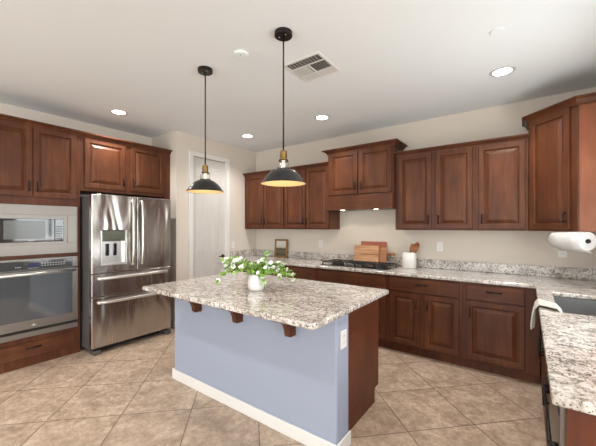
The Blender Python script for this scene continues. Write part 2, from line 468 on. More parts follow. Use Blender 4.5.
window('window_1', x=XR+0.07, a0=WY0, a1=WY1, z0=WZ0, z1=WZ1)
# unseen rear and far side walls; patio opening and wide window added for daylight
bm = BM()
box(bm, XW, -4.0, YS-T, YS, 0, ZC); box(bm, 0.6, XE, YS-T, YS, 0, ZC); box(bm, -4.0, 0.6, YS-T, YS, 2.4, ZC); box(bm, -4.0, 0.6, YS-T, YS, 0, 0.05)
struct('wall_front', bm, M_wall)
window('window_2', y=YS-0.06, a0=-4.0, a1=0.6, z0=0.05, z1=2.4, mull=2)
bm = BM()
box(bm, XE, XE+T, YS, -2.9, 0, ZC); box(bm, XE, XE+T, 0.5, YRW, 0, ZC); box(bm, XE, XE+T, -2.9, 0.5, 0, 0.4); box(bm, XE, XE+T, -2.9, 0.5, 2.5, ZC)
struct('wall_side', bm, M_wall)
window('window_3', x=XE+0.06, a0=-2.9, a1=0.5, z0=0.4, z1=2.5, mull=1)

# pantry door: slab with four panels, casing, lever
d = struct('door_1', panel(BM(), (XD-0.02, DY0+0.003, 0.008), (0, 1, 0), (1, 0, 0), DY1-DY0-0.006, DZ-0.012, [], 0.04), M_door)
for (y0, y1) in ((2.868, 3.035), (3.165, 3.335)):
    for (z0, z1) in ((0.17, 0.86), (1.03, 2.36)):
        obj('door_panel', panel(BM(), (XD-0.0195, y0, z0), (0, 1, 0), (1, 0, 0), y1-y0, z1-z0, [(0.012, 0.004), (0.022, -0.003), (0.05, 0.004)], 0.001), M_door, d)
bm = BM()
Mx = Matrix.Rotation(PI/2, 3, 'Y')
lathe(bm, (XD-0.0195, 3.375, 0.955), [(0.0, 0), (0.027, 0), (0.027, 0.008), (0.012, 0.014), (0.011, 0.045), (0.0, 0.047)], 20, Mx)
tube(bm, [(XD+0.022, 3.375, 0.955), (XD+0.024, 3.33, 0.957), (XD+0.020, 3.27, 0.955)], [0.010, 0.009, 0.007], 10)
obj('door_handle', bm, M_black, d, smooth=True)
bm = BM()
cs = 0.062
for (y0, y1, z0, z1) in ((DY0-cs, DY0, 0, DZ+cs), (DY1, DY1+cs, 0, DZ+cs), (DY0, DY1, DZ, DZ+cs)):
    box(bm, XD, XD+0.018, y0, y1, z0, z1)
for (y0, y1) in ((DY0, DY0+0.003), (DY1-0.003, DY1)): box(bm, XD-0.10, XD, y0, y1, 0, DZ)
struct('trim_1', bm, M_white, bevel=0.003)
BBH = 0.09
def base(name, b): struct(name, b, M_white, bevel=0.004)
base('baseboard_pantry', box(BM(), XD, XD+0.014, YP-0.014, DY0-cs, 0, BBH))
base('baseboard_pantry_corner', box(BM(), XD-0.05, XD, YP-0.014, YP, 0, BBH))
base('baseboard_left', box(BM(), XW, XW+0.014, YS, 0.54, 0, BBH))
base('baseboard_right', box(BM(), XR-0.0, XR+T, YRW-0.014, YRW, 0, BBH))
base('baseboard_nook', box(BM(), XR+T, XE, YRW-T-0.014, YRW-T, 0, BBH))

# ------------------------------------------------------------------ cabinet helpers
RAISED = [(0.048, 0.0), (0.052, -0.004), (0.056, -0.0135), (0.064, -0.0135), (0.068, -0.009), (0.092, 0.0005), (0.096, 0.002), (0.098, 0.002)]
FLAT = [(0.010, 0.0), (0.014, -0.002)]
def pull(parent, c, axis, N, L=0.105):
    """black bar pull centred at c, bar along axis, standing off along N"""
    c = Vector(c); A = Vector(axis).normalized(); N = Vector(N).normalized()
    bm = BM()
    tube(bm, [c-A*L/2+N*0.026, c+A*L/2+N*0.026], 0.0065, 8)
    for s in (-1, 1): tube(bm, [c+A*s*(L/2-0.015)-N*0.001, c+A*s*(L/2-0.015)+N*0.026], 0.006, 8)
    return obj('handle', bm, M_black, parent, smooth=True)

def door(parent, O, U, N, w, h, pull_at=None, drawer=False, name=None, mat=None):
    """pull_at: ('l'|'r', 'b'|'t') for doors, 'c' for drawers"""
    bm = panel(BM(), O, U, N, w, h, FLAT if drawer else RAISED, 0.019)
    o = obj(name or ('drawer' if drawer else 'door'), bm, mat or (M_woodH if drawer else M_wood), parent)
    U = Vector(U).normalized(); O = Vector(O); Z = Vector((0, 0, 1))
    if pull_at == 'c':
        pull(o, O+U*w/2+Z*h*0.62, U, N, 0.13)
    elif pull_at:
        x = 0.030 if pull_at[0] == 'l' else w-0.030
        z = 0.105 if pull_at[1] == 'b' else h-0.105
        pull(o, O+U*x+Z*z, Z, N)
    return o

def crown_profile(z0, z1, out):
    h = z1-z0
    return [(0.0, z0), (0.012, z0), (0.014, z0+h*0.25), (out*0.6, z0+h*0.62), (out*0.72, z0+h*0.72), (out, z0+h*0.76), (out, z1), (0.0, z1)]

FX = (1, 0, 0); FY = (0, -1, 0)      # facing the room from the left wall / from the back wall
UX = (1, 0, 0); UY = (0, 1, 0)

# ------------------------------------------------------------------ left wall: oven tower
XU = -4.103                # door fronts
XF = XU-0.019              # face frame
G = 0.0015
Y0, Y1 = 0.555, 1.411
twr = thing('oven_cabinet', 'tall cherry wood cabinet holding the microwave and wall oven', 'cabinet', (XW, (Y0+Y1)/2, 0))
MZ0, MZ1, OZ0, OZ1, AY0, AY1 = 1.140, 1.655, 0.305, 1.103, 0.600, 1.378
bm = BM()
box(bm, XW+G, XF, Y0, AY0-0.002, 0, 2.455); box(bm, XW+G, XF, AY1+0.002, Y1, 0, 2.455)
box(bm, XW+G, XF, AY0-0.002, AY1+0.002, MZ1+0.002, 2.455)
box(bm, XW+G, XF, AY0-0.002, AY1+0.002, OZ1+0.002, MZ0-0.002)
box(bm, XW+G, XF, AY0-0.002, AY1+0.002, 0.0, OZ0-0.002)
box(bm, XW+G, XW+0.015, AY0-0.002, AY1+0.002, OZ0-0.002, OZ1+0.002); box(bm, XW+G, XW+0.015, AY0-0.002, AY1+0.002, MZ0-0.002, MZ1+0.002)
obj('body', bm, M_wood, twr, bevel=0.0015)
door(twr, (XU, 0.597, 1.741), UY, FX, 0.383, 0.722, 'rb')
door(twr, (XU, 0.987, 1.741), UY, FX, 0.383, 0.722, 'lb')
door(twr, (XU, 0.612, 0.100), UY, FX, 0.742, 0.150, 'c', drawer=True)
obj('crown_moulding', moulding(BM(), [(XF, Y0), (XF, Y1)], crown_profile(2.455, 2.515, 0.06)), M_wood, twr)

# cabinet over the fridge with its end gable
fc = thing('fridge_cabinet', 'cherry wall cabinet with two doors above the refrigerator', 'cabinet', (XW, 1.97, 1.84))
bm = BM()
box(bm, XW+G, XF, Y1+0.001, YP-0.002, 1.845, 2.455)
box(bm, XW+G, XF, 2.435, YP-0.002, 0, 1.845)
obj('body', bm, M_wood, fc, bevel=0.0015)
door(fc, (XU, 1.453, 1.885), UY, FX, 0.452, 0.573, 'rb')
door(fc, (XU, 1.973, 1.885), UY, FX, 0.452, 0.573, 'lb')
obj('crown_moulding', moulding(BM(), [(XF, Y1+0.001), (XF, YP-0.003)], crown_profile(2.455, 2.515, 0.06)), M_wood, fc)

# microwave
mw = thing('microwave', 'built-in stainless microwave with dark window and keypad above the oven', 'microwave', (XW+0.1, 0.989, MZ0))
obj('body', box(BM(), XW+0.06, XF+0.002, 0.63, 1.35, MZ0+0.03, MZ1-0.03), M_side, mw)
bm = BM()
ty0, ty1, tz0, tz1 = 0.695, 1.285, 1.250, 1.556
for (a, b, c, e) in ((AY0, AY1, MZ0, tz0), (AY0, AY1, tz1, MZ1), (AY0, ty0, tz0, tz1), (ty1, AY1, tz0, tz1)):
    box(bm, XF+0.002, XU+0.004, a, b, c, e)
obj('trim_kit', bm, M_steel, mw, bevel=0.0015)
bm = box(BM(), XF+0.003, XU-0.004, ty0+0.001, ty1-0.001, tz0+0.001, tz1-0.001)
fr = obj('inner_surround', bm, M_steel, mw)
dr = obj('door', box(BM(), XU-0.004, XU+0.006, 0.712, 1.165, 1.272, 1.512), M_blackg, mw, bevel=0.003)
obj('window', box(BM(), XU+0.006, XU+0.0068, 0.757, 1.085, 1.306, 1.492), M_greyg, dr)
cp = obj('control_panel', box(BM(), XU-0.004, XU+0.006, 1.168, 1.245, 1.272, 1.512), M_blackg, mw, bevel=0.003)
for i in range(6):
    for j in range(3):
        obj('button', box(BM(), XU+0.006, XU+0.0075, 1.180+j*0.019, 1.193+j*0.019, 1.295+i*0.026, 1.308+i*0.026), M_side, cp)
obj('clock_display', box(BM(), XU+0.006, XU+0.0072, 1.182, 1.232, 1.468, 1.492), M_darkglass, cp)
bm = BM()
for k in range(6): box(bm, XU+0.006, XU+0.0066, 0.945+k*0.009, 0.951+k*0.009, 1.284, 1.292)
obj('name_mark', bm, M_mark, dr)

# wall oven
ov = thing('wall_oven', 'stainless built-in wall oven with large dark glass door', 'oven', (XW+0.1, 0.989, OZ0))
obj('body', box(BM(), XW+0.06, XF+0.002, 0.63, 1.35, OZ0+0.02, OZ1-0.02), M_side, ov)
obj('control_surround', box(BM(), XF+0.002, XU+0.012, AY0, AY1, 0.985, OZ1), M_steel, ov, bevel=0.003)
cp = obj('control_panel', box(BM(), XU+0.012, XU+0.0145, AY0+0.035, 1.326, 0.992, 1.082), M_darkglass, ov, bevel=0.001)
obj('display', box(BM(), XU+0.0145, XU+0.0152, 0.935, 1.035, 1.015, 1.060), M_disp, cp)
bm = BM()
MK = [(1.05+j*0.024, 1.061+j*0.024, 1.022+i*0.022, 1.029+i*0.022) for i in range(2) for j in range(9)]+[(0.842+j*0.016, 0.850+j*0.016, 1.018, 1.028) for j in range(3)]+[(0.945+j*0.017, 0.954+j*0.017, 1.004, 1.009) for j in range(5)]
for q in MK: obj('touch_mark', box(BM(), XU+0.0145, XU+0.0151, *q), M_mark, cp)
dr = obj('oven_door', box(BM(), XF+0.002, XU+0.020, AY0, AY1, 0.388, 0.978), M_steel, ov, bevel=0.004)
obj('glass', box(BM(), XU+0.020, XU+0.0225, AY0+0.045, 1.322, 0.478, 0.930), M_ovenglass, dr, bevel=0.001)
bm = BM()
tube(bm, [(XU+0.065, AY0+0.03, 0.952), (XU+0.065, AY1-0.03, 0.952)], 0.011, 12)
for y in (AY0+0.06, AY1-0.06): tube(bm, [(XU+0.018, y, 0.952), (XU+0.065, y, 0.952)], 0.009, 8)
obj('handle', bm, M_hand, dr, smooth=True)
bm = BM(); lathe(bm, (XU+0.0202, 0.985, 0.425), [(0, 0), (0.012, 0), (0.012, 0.0015), (0, 0.0015)], 16, Mx)
box(bm, XU+0.0203, XU+0.0215, 0.96, 1.01, 0.423, 0.427)
obj('badge', bm, M_hand, dr)
obj('vent_trim', box(BM(), XF+0.002, XU+0.010, AY0, AY1, OZ0, 0.358), M_steel, ov, bevel=0.002)
obj('vent_gap', box(BM(), XF+0.002, XU-0.002, AY0, AY1, 0.358, 0.388), M_shadow, ov)

# ------------------------------------------------------------------ refrigerator
FRX = -3.859
fg = thing('refrigerator', 'stainless french door refrigerator with water dispenser and two freezer drawers', 'refrigerator', (-4.2, 1.90, 0))
obj('body', box(BM(), -4.56, FRX-0.075, 1.432, 2.378, 0.05, 1.775), M_side, fg, bevel=0.004)
def fdoor(name, y0, y1, z0, z1, cut=None):
    bm = BM()
    if cut:
        cy0, cy1, cz0, cz1 = cut
        for (a, b, c, e) in ((y0, y1, z0, cz0), (y0, y1, cz1, z1), (y0, cy0, cz0, cz1), (cy1, y1, cz0, cz1)):
            pass
        ys = [y0, cy0, cy1, y1]; zs = [z0, cz0, cz1, z1]
        cells(bm, ys, zs, 0, 0.068, lambda i, j: not (i == 1 and j == 1))
        # cells is built in (x,y)->(y,z) with thickness: turn it upright
        for v in bm.verts: v.co = Vector((FRX-0.068+v.co.z, v.co.x, v.co.y))
    else:
        box(bm, FRX-0.068, FRX, y0, y1, z0, z1)
    return obj(name, bm, M_fridge, fg, bevel=0.007, seg=3)
ld = fdoor('door', 1.430, 1.921, 0.903, 1.795, (1.520, 1.800, 0.990, 1.388))
rd = fdoor('door', 1.927, 2.378, 0.903, 1.795)
d1 = fdoor('freezer_drawer', 1.430, 2.378, 0.645, 0.895)
d2 = fdoor('freezer_drawer', 1.430, 2.378, 0.075, 0.637)
def bow(parent, p0, p1, out=0.055, n=12, w=0.016):
    p0 = Vector(p0); p1 = Vector(p1); bm = BM(); pts = []
    for k in range(n+1):
        t = k/n; p = p0.lerp(p1, t); p.x += out*(1-(2*t-1)**6*0.55)-0.01
        pts.append(p)
    # flattened bar section
    A = (p1-p0).normalized(); side = Vector((1, 0, 0)).cross(A).normalized(); rings = []
    for p in pts:
        ring = []
        for q in range(10):
            a = 2*PI*q/10; ring.append(bm.verts.new(p+side*math.cos(a)*w+Vector((1, 0, 0))*math.sin(a)*0.008))
        rings.append(ring)
    for k in range(len(rings)-1):
        for i in range(10): bm.faces.new((rings[k][i], rings[k][(i+1) % 10], rings[k+1][(i+1) % 10], rings[k+1][i]))
    bm.faces.new(rings[0]); bm.faces.new(list(reversed(rings[-1])))
    for t in (0.02, 0.98):
        p = p0.lerp(p1, t); tube(bm, [p+Vector((-0.001, 0, 0)), p+Vector((out*0.55, 0, 0))], 0.011, 8)
    return obj('handle', bm, M_hand, parent, smooth=True)
bow(ld, (FRX, 1.868, 0.965), (FRX, 1.868, 1.755)); bow(rd, (FRX, 1.980, 0.965), (FRX, 1.980, 1.755))
bow(d1, (FRX, 1.49, 0.846), (FRX, 2.318, 0.846)); bow(d2, (FRX, 1.49, 0.578), (FRX, 2.318, 0.578))
# dispenser
ds = obj('water_dispenser', box(BM(), FRX-0.060, FRX-0.055, 1.521, 1.799, 0.991, 1.387), M_side, fg)
bm = BM()
box(bm, FRX-0.055, FRX+0.002, 1.521, 1.799, 0.991, 1.012); box(bm, FRX-0.055, FRX-0.002, 1.521, 1.535, 1.012, 1.387); box(bm, FRX-0.055, FRX-0.002, 1.785, 1.799, 1.012, 1.387)
obj('drip_tray', bm, M_hand, ds)
M_dispanel = plain('dispenser_panel', srgb(96, 100, 88), 0.1, coat=1.0)  # greenish reflection put into the panel's base colour
obj('dispenser_display', box(BM(), FRX-0.055, FRX+0.002, 1.535, 1.785, 1.262, 1.387), M_dispanel, ds, bevel=0.002)
for j in range(6): obj('touch_mark', box(BM(), FRX+0.002, FRX+0.0028, 1.585+j*0.028, 1.600+j*0.028, 1.275, 1.284), M_slot, ds)
M_recess = steel('dispenser_recess_steel', (0.62, 0.61, 0.60, 1), rough=0.3)
obj('recess_liner', box(BM(), FRX-0.055, FRX-0.048, 1.535, 1.785, 1.012, 1.262), M_recess, ds)
for y in (1.585, 1.668):
    obj('paddle', box(BM(), FRX-0.048, FRX-0.030, y, y+0.038, 1.095, 1.235), M_blackg, ds, bevel=0.004)
bm = BM(); lathe(bm, (FRX, 2.20, 1.69), [(0, 0), (0.014, 0), (0.014, 0.0015), (0, 0.0015)], 16, Mx); obj('badge', bm, M_side, rd)
for y in (1.45, 2.30): obj('foot_cover', box(BM(), -3.99, FRX+0.012, y, y+0.07, 0.0, 0.048), M_side, fg, bevel=0.004)
obj('kick_grille', box(BM(), -4.02, -3.97, 1.55, 2.28, 0.012, 0.05), M_shadow, fg)

# ------------------------------------------------------------------ back wall: upper cabinets
YU = 3.832; YFu = YU+0.019; ZB = 1.390
def upper(name, label, x0, x1, doors, z0=ZB, z1=2.300, zc=2.345, dz0=1.408, dz1=2.288, yf=None):
    yf = yf or YU
    t = thing(name, label, 'cabinet', ((x0+x1)/2, YB, z0))
    bm = BM(); box(bm, x0, x1, yf+0.019, YB-G, z0+0.008, z1)
    box(bm, x0, x1, yf+0.019, yf+0.037, z0, z0+0.008); box(bm, x0, x0+0.018, yf+0.037, YB-G, z0, z0+0.008); box(bm, x1-0.018, x1, yf+0.037, YB-G, z0, z0+0.008)
    obj('body', bm, M_wood, t, bevel=0.0015)
    for a, b, side in doors: door(t, (a, yf, dz0), UX, FY, b-a, dz1-dz0, side+'b')
    return t
t = upper('wall_cabinet', 'double door cherry wall cabinet next to the pantry door', XD+0.003, -3.087, [(-3.930, -3.520, 'r'), (-3.508, -3.098, 'l')])
obj('crown_moulding', moulding(BM(), [(XD+0.003, YFu), (-3.087, YFu)], crown_profile(2.290, 2.345, 0.055)), M_wood, t)
t = upper('wall_cabinet', 'double door cherry wall cabinet directly left of the range hood', -3.086, -2.252, [(-3.072, -2.680, 'r'), (-2.664, -2.268, 'l')])
obj('crown_moulding', moulding(BM(), [(-3.086, YFu), (-2.252, YFu)], crown_profile(2.290, 2.345, 0.055)), M_wood, t)
t = upper('wall_cabinet', 'double door cherry wall cabinet directly right of the range hood', -1.318, -0.446, [(-1.280, -0.896, 'r'), (-0.846, -0.474, 'l')])
obj('crown_moulding', moulding(BM(), [(-1.318, YFu), (-0.446, YFu)], crown_profile(2.290, 2.345, 0.055)), M_wood, t)
t = upper('wall_cabinet', 'single door cherry wall cabinet beside the taller angled corner cabinet', -0.445, 0.012, [(-0.416, -0.012, 'l')])
obj('crown_moulding', moulding(BM(), [(-0.445, YFu), (0.012, YFu)], crown_profile(2.290, 2.345, 0.055)), M_wood, t)

# cabinet above the cooktop, higher and deeper, with the hood valance
YH = 3.770
hc = thing('hood_cabinet', 'short raised cherry cabinet with two doors over the cooktop', 'cabinet', (-1.785, YB, 1.65))
hx0, hx1 = -2.250, -1.320
obj('body', box(BM(), hx0, hx1, YH+0.019, YB-G, 1.840, 2.440), M_wood, hc, bevel=0.0015)
door(hc, (-2.226, YH, 1.862), UX, FY, 0.428, 0.570, 'rb')
door(hc, (-1.770, YH, 1.862), UX, FY, 0.428, 0.570, 'lb')
obj('crown_moulding', moulding(BM(), [(hx0, YB-G), (hx0, YH+0.019), (hx1, YH+0.019), (hx1, YB-G)], crown_profile(2.430, 2.490, 0.065)), M_wood, hc)
bm = BM()
box(bm, hx0-0.0, hx1+0.0, YH-0.022, YH+0.0, 1.652, 1.842)
box(bm, hx0, hx0+0.019, YH, YB-G, 1.652, 1.840); box(bm, hx1-0.019, hx1, YH, YB-G, 1.652, 1.840)
box(bm, hx0, hx1, YH-0.030, YH-0.022, 1.652, 1.668)
obj('valance', bm, M_woodH, hc, bevel=0.003)
rh = thing('range_hood', 'steel hood insert with lamps under the raised cabinet', 'range hood', (-1.785, 3.95, 1.66))
obj('liner', box(BM(), hx0+0.021, hx1-0.021, YH+0.002, YB-0.01, 1.660, 1.70), M_steel, rh)
for x in (-2.10, -1.98, -1.62, -1.50):
    obj('filter_bar', box(BM(), x, x+0.02, YH+0.10, YB-0.05, 1.656, 1.660), M_steel, rh)
for x in (-2.04, -1.56):
    bm = BM(); lathe(bm, (x, YH+0.05, 1.653), [(0, 0), (0.028, 0), (0.030, 0.007), (0, 0.007)], 20)
    obj('lamp', bm, M_hoodled, rh)
    l = bpy.data.lights.new('hood_lamp_light', 'SPOT'); l.energy = 2.0; l.spot_size = 2.2; l.color = (1, 0.88, 0.72); l.shadow_soft_size = 0.03
    lo = bpy.data.objects.new('hood_lamp_light', l); COL.objects.link(lo); lo.location = (x, YH+0.05, 1.645)

# angled corner cabinet
cx0 = 0.014; cy1 = 3.52; cfx = 0.345
cc = thing('corner_cabinet', 'tall angled corner wall cabinet with one door and lighter end panel', 'cabinet', (0.4, 3.9, ZB))
XRi = XR-G; YBi = YB-G
poly = [(cx0, YBi), (XRi, YBi), (XRi, cy1), (cfx, cy1), (cx0, YFu)]
obj('body', extrude_poly(BM(), [(x, y, ZB) for x, y in poly], (0, 0, 2.465-ZB)), M_wood, cc, bevel=0.0015)
dv = Vector((cfx-cx0, cy1-YFu, 0)); dl = dv.length; dn = dv.normalized(); nn = Vector((dn.y, -dn.x, 0))
if nn.y > 0: nn = -nn
o0 = Vector((cx0, YFu, 1.408))+dn*0.030+nn*0.0195
door(cc, o0, dn, nn, dl-0.085, 2.455-1.408, 'rb')
obj('end_panel', box(BM(), cfx+0.012, XRi, cy1-0.006, cy1, ZB, 2.465), M_panel, cc)
obj('crown_moulding', moulding(BM(), [(cx0, YBi), (cx0, YFu), (cfx, cy1-0.006), (XRi, cy1-0.006)], crown_profile(2.455, 2.520, 0.055)), M_wood, cc)

# ------------------------------------------------------------------ base cabinets, back run
YD = 3.51; YFb = YD+0.019; TZ = 0.10; CT0, CT1 = 0.879, 0.914
def base_body(t, x0, x1, top=CT0-0.002):
    bm = BM(); box(bm, x0, x1, YFb, YB-G, TZ, top); box(bm, x0, x1, YFb+0.055, YB-G, 0, TZ)
    obj('body', bm, M_wood, t, bevel=0.0015)
DZT0, DZT1 = 0.728, 0.858      # drawer band
DDZ0, DDZ1 = 0.122, 0.695
def base_cab(label, x0, x1, dws, drs):
    t = thing('base_cabinet', label, 'cabinet', ((x0+x1)/2, YB, 0)); base_body(t, x0, x1)
    for a, b, p in dws: door(t, (a, YD, DZT0-0.018), UX, FY, b-a, DZT1-DZT0+0.018, p, drawer=True)
    for a, b, s in drs: door(t, (a, YD, DDZ0), UX, FY, b-a, DDZ1-DDZ0, s+'t')
    return t
base_cab('cherry base cabinet against the pantry wall under the framed picture', XD+0.003, -3.11, [(-3.93, -3.15, 'c')], [(-3.93, -3.55, 'r'), (-3.53, -3.15, 'l')])
base_cab('cherry base cabinet left of the cooktop, mostly behind the island', -3.109, -2.256, [(-3.07, -2.285, 'c')], [(-3.07, -2.69, 'r'), (-2.665, -2.285, 'l')])
# cooktop cabinet: kept low inside so the cooktop's body fits
t = thing('base_cabinet', 'cherry base cabinet under the gas cooktop with plain front panel', 'cabinet', (-1.78, YB, 0))
base_body(t, -2.255, -1.305)
door(t, (-2.227, YD, DZT0-0.018), UX, FY, 0.904, DZT1-DZT0+0.018, None, drawer=True, name='false_front')
door(t, (-2.227, YD, DDZ0), UX, FY, 0.438, DDZ1-DDZ0, 'rt'); door(t, (-1.767, YD, DDZ0), UX, FY, 0.442, DDZ1-DDZ0, 'lt')
base_cab('cherry base cabinet with one wide drawer over two doors under the white crock', -1.304, -0.521, [(-1.275, -0.553, 'c')], [(-1.262, -0.944, 'r'), (-0.885, -0.555, 'l')])
base_cab('cherry base cabinet with one drawer over one wide door next to the corner', -0.520, 0.094, [(-0.487, -0.015, 'c')], [(-0.487, -0.014, 'l')])

# ------------------------------------------------------------------ base cabinets, sink run (fronts face -X)
XS = 0.095; XFs = XS+0.019; FN = (-1, 0, 0); UN = (0, -1, 0)
sb = thing('sink_cabinet', 'cherry sink base cabinet with black pulls below the hanging towel', 'cabinet', (0.4, 2.8, 0))
bm = BM()
box(bm, XFs, XR-G, 2.285, 3.49, TZ, 0.62); box(bm, XFs+0.055, XR-G, 2.285, 3.49, 0, TZ)
box(bm, XFs, XFs+0.019, 2.285, 3.49, 0.62, CT0-0.002); box(bm, XFs+0.019, XR-G, 2.285, 2.303, 0.62, CT0-0.002)
obj('body', bm, M_wood, sb, bevel=0.0015)
door(sb, (XS, 3.19, 0.71), UN, FN, 0.87, 0.148, None, drawer=True, name='false_front')
door(sb, (XS, 3.19, 0.122), UN, FN, 0.43, 0.573, 'rt'); door(sb, (XS, 2.75, 0.122), UN, FN, 0.43, 0.573, 'lt')
nb = thing('base_cabinet', 'narrow cherry cabinet between sink cabinet and dishwasher', 'cabinet', (0.4, 2.1, 0))
bm = BM(); box(bm, XFs, XR-G, 1.945, 2.283, TZ, CT0-0.002); box(bm, XFs+0.055, XR-G, 1.945, 2.283, 0, TZ)
obj('body', bm, M_wood, nb, bevel=0.0015)
door(nb, (XS, 2.268, 0.71), UN, FN, 0.305, 0.148, 'c', drawer=True)
door(nb, (XS, 2.268, 0.122), UN, FN, 0.305, 0.573, 'rt')
dwm = thing('dishwasher', 'stainless dishwasher with bar handle under the end of the counter', 'dishwasher', (0.4, 1.63, 0))
obj('body', box(BM(), 0.13, XR-0.03, 1.345, 1.94, 0.10, 0.865), M_side, dwm)
dd = obj('door', box(BM(), 0.088, 0.128, 1.348, 1.937, 0.115, 0.862), M_steel, dwm, bevel=0.005)
obj('control_strip', box(BM(), 0.0865, 0.088, 1.36, 1.925, 0.80, 0.850), M_blackg, dd)
bm = BM(); tube(bm, [(0.066, 1.39, 0.665), (0.068, 1.895, 0.665)], 0.006, 10)
for y in (1.41, 1.865): box(bm, 0.064, 0.090, y, y+0.014, 0.655, 0.675)
box(bm, 0.070, 0.0875, 1.84, 1.90, 0.69, 0.74)
obj('handle', bm, M_black, dd, smooth=True)
obj('toe_kick', box(BM(), 0.16, 0.18, 1.345, 1.94, 0.0, 0.10), M_shadow, dwm)
single('end_panel', box(BM(), 0.10, XR-G, 1.285, 1.335, 0, CT0-0.002), M_isl, 'reddish wood end panel beside the dishwasher at the near end of counter', 'panel', bevel=0.002)

# ------------------------------------------------------------------ worktops
SX0, SX1, SY0, SY1 = 0.160, 0.560, 2.478, 3.200
CX, CY, CE = 0.062, 3.486, 1.247
xs = [XD+0.001, CX, SX0, SX1, XR-0.001]; ys = [CE, SY0, SY1, CY, YB-0.001]
def keep(i, j):
    if j < 3 and i == 0: return False
    if i == 2 and j == 1: return False
    return True
ct = thing('countertop', 'speckled granite worktop running along back wall and round to the sink', 'countertop', (-1.6, 3.8, CT0))
obj('slab', cells(BM(), xs, ys, CT0, CT1, keep), M_gran, ct, bevel=0.009, seg=3)
bm = BM()
BS = 1.022
box(bm, XD+0.022, XR-0.022, YB-0.021, YB-0.001, CT1+0.0005, BS)
box(bm, XD+0.001, XD+0.021, CY+0.01, YB-0.001, CT1+0.0005, BS)
box(bm, XR-0.021, XR-0.001, CE, YB-0.001, CT1+0.0005, BS)
obj('backsplash', bm, M_gran, ct, bevel=0.003)

# sink
sk = thing('sink', 'stainless undermount sink set in the granite under the towel', 'sink', (0.36, 2.8, 0.66))
bm = BM()
a0, a1, b0, b1 = SX0-0.008, SX1+0.008, SY0-0.008, SY1+0.008
zt, zb = CT0-0.003, 0.68
def r4(x0, x1, y0, y1, z): return [bm.verts.new(p) for p in ((x0, y0, z), (x1, y0, z), (x1, y1, z), (x0, y1, z))]
R = [r4(a0, a1, b0, b1, zt), r4(a0+0.008, a1-0.008, b0+0.008, b1-0.008, zt), r4(a0+0.012, a1-0.012, b0+0.012, b1-0.012, zb+0.02), r4(a0+0.035, a1-0.035, b0+0.035, b1-0.035, zb)]
for k in range(3):
    for i in range(4): bm.faces.new((R[k][i], R[k][(i+1) % 4], R[k+1][(i+1) % 4], R[k+1][i]))
bm.faces.new(R[-1])
obj('basin', bm, M_sinkm, sk, solid=0.002)
bm = BM(); lathe(bm, (0.36, 2.8, zb+0.0015), [(0, 0.0), (0.035, 0.0), (0.045, 0.004), (0.045, 0.0)], 24)
obj('drain', bm, M_hand, sk)

# ------------------------------------------------------------------ island
IX0, IX1, IY0, IY1 = -2.705, -0.909, 1.384, 2.522
BX0, BX1, BY0, BY1 = -2.690, -0.945, 1.691, 1.861
isl = thing('kitchen_island', 'kitchen island with painted knee wall in sky-tinted blue-grey and dark wood back', 'kitchen island', (-1.82, 1.95, 0))
obj('knee_wall', box(BM(), BX0, BX1, BY0, BY1, 0, CT0-0.002), M_lav, isl, bevel=0.016, seg=4)
bm = BM(); box(bm, BX0+0.02, -1.0006, BY1+0.001, 2.505, 0.115, CT0-0.002); box(bm, BX0+0.02, -1.0006, BY1+0.001, 2.425, 0, 0.115)
obj('cabinet_body', bm, M_isl, isl, bevel=0.002)
for k in range(4):
    a = BX0+0.05+k*0.41
    o = door(isl, (a+0.38, 2.524, 0.14), (-1, 0, 0), (0, 1, 0), 0.38, 0.55, 'lt' if k % 2 else 'rt')
bm = BM()
box(bm, BX0-0.013, BX1+0.013, BY0-0.013, BY0-0.0003, 0, BBH); box(bm, BX1+0.0003, BX1+0.013, BY0-0.0003, BY1+0.006, 0, BBH); box(bm, BX0-0.013, BX0-0.0003, BY0-0.0003, BY1+0.006, 0, BBH)
obj('baseboard', bm, M_white, isl, bevel=0.004)
for xr in (-2.270, -1.763, -1.256):
    prof = [(BY0, 0.700), (1.632, 0.700), (1.622, 0.712), (1.618, 0.745), (1.600, 0.785), (1.560, 0.815), (1.500, 0.832), (1.480, 0.842), (1.480, CT0-0.003), (BY0, CT0-0.003)]
    bm = extrude_poly(BM(), [(xr-0.046, y, z) for y, z in prof], (0.046, 0, 0))
    obj('corbel', bm, M_woodH, isl, bevel=0.003)
bm = cells(BM(), [IX0, IX1], [IY0, IY1], CT0, CT1, lambda i, j: True)
ve = [e for e in bm.edges if abs(e.verts[0].co.z-e.verts[1].co.z) > 0.01]
bmesh.ops.bevel(bm, geom=ve, offset=0.035, segments=6, affect='EDGES', profile=0.5)
single('island_countertop', bm, M_gran, 'large speckled granite slab on top of the kitchen island', 'countertop', bevel=0.010, seg=3)

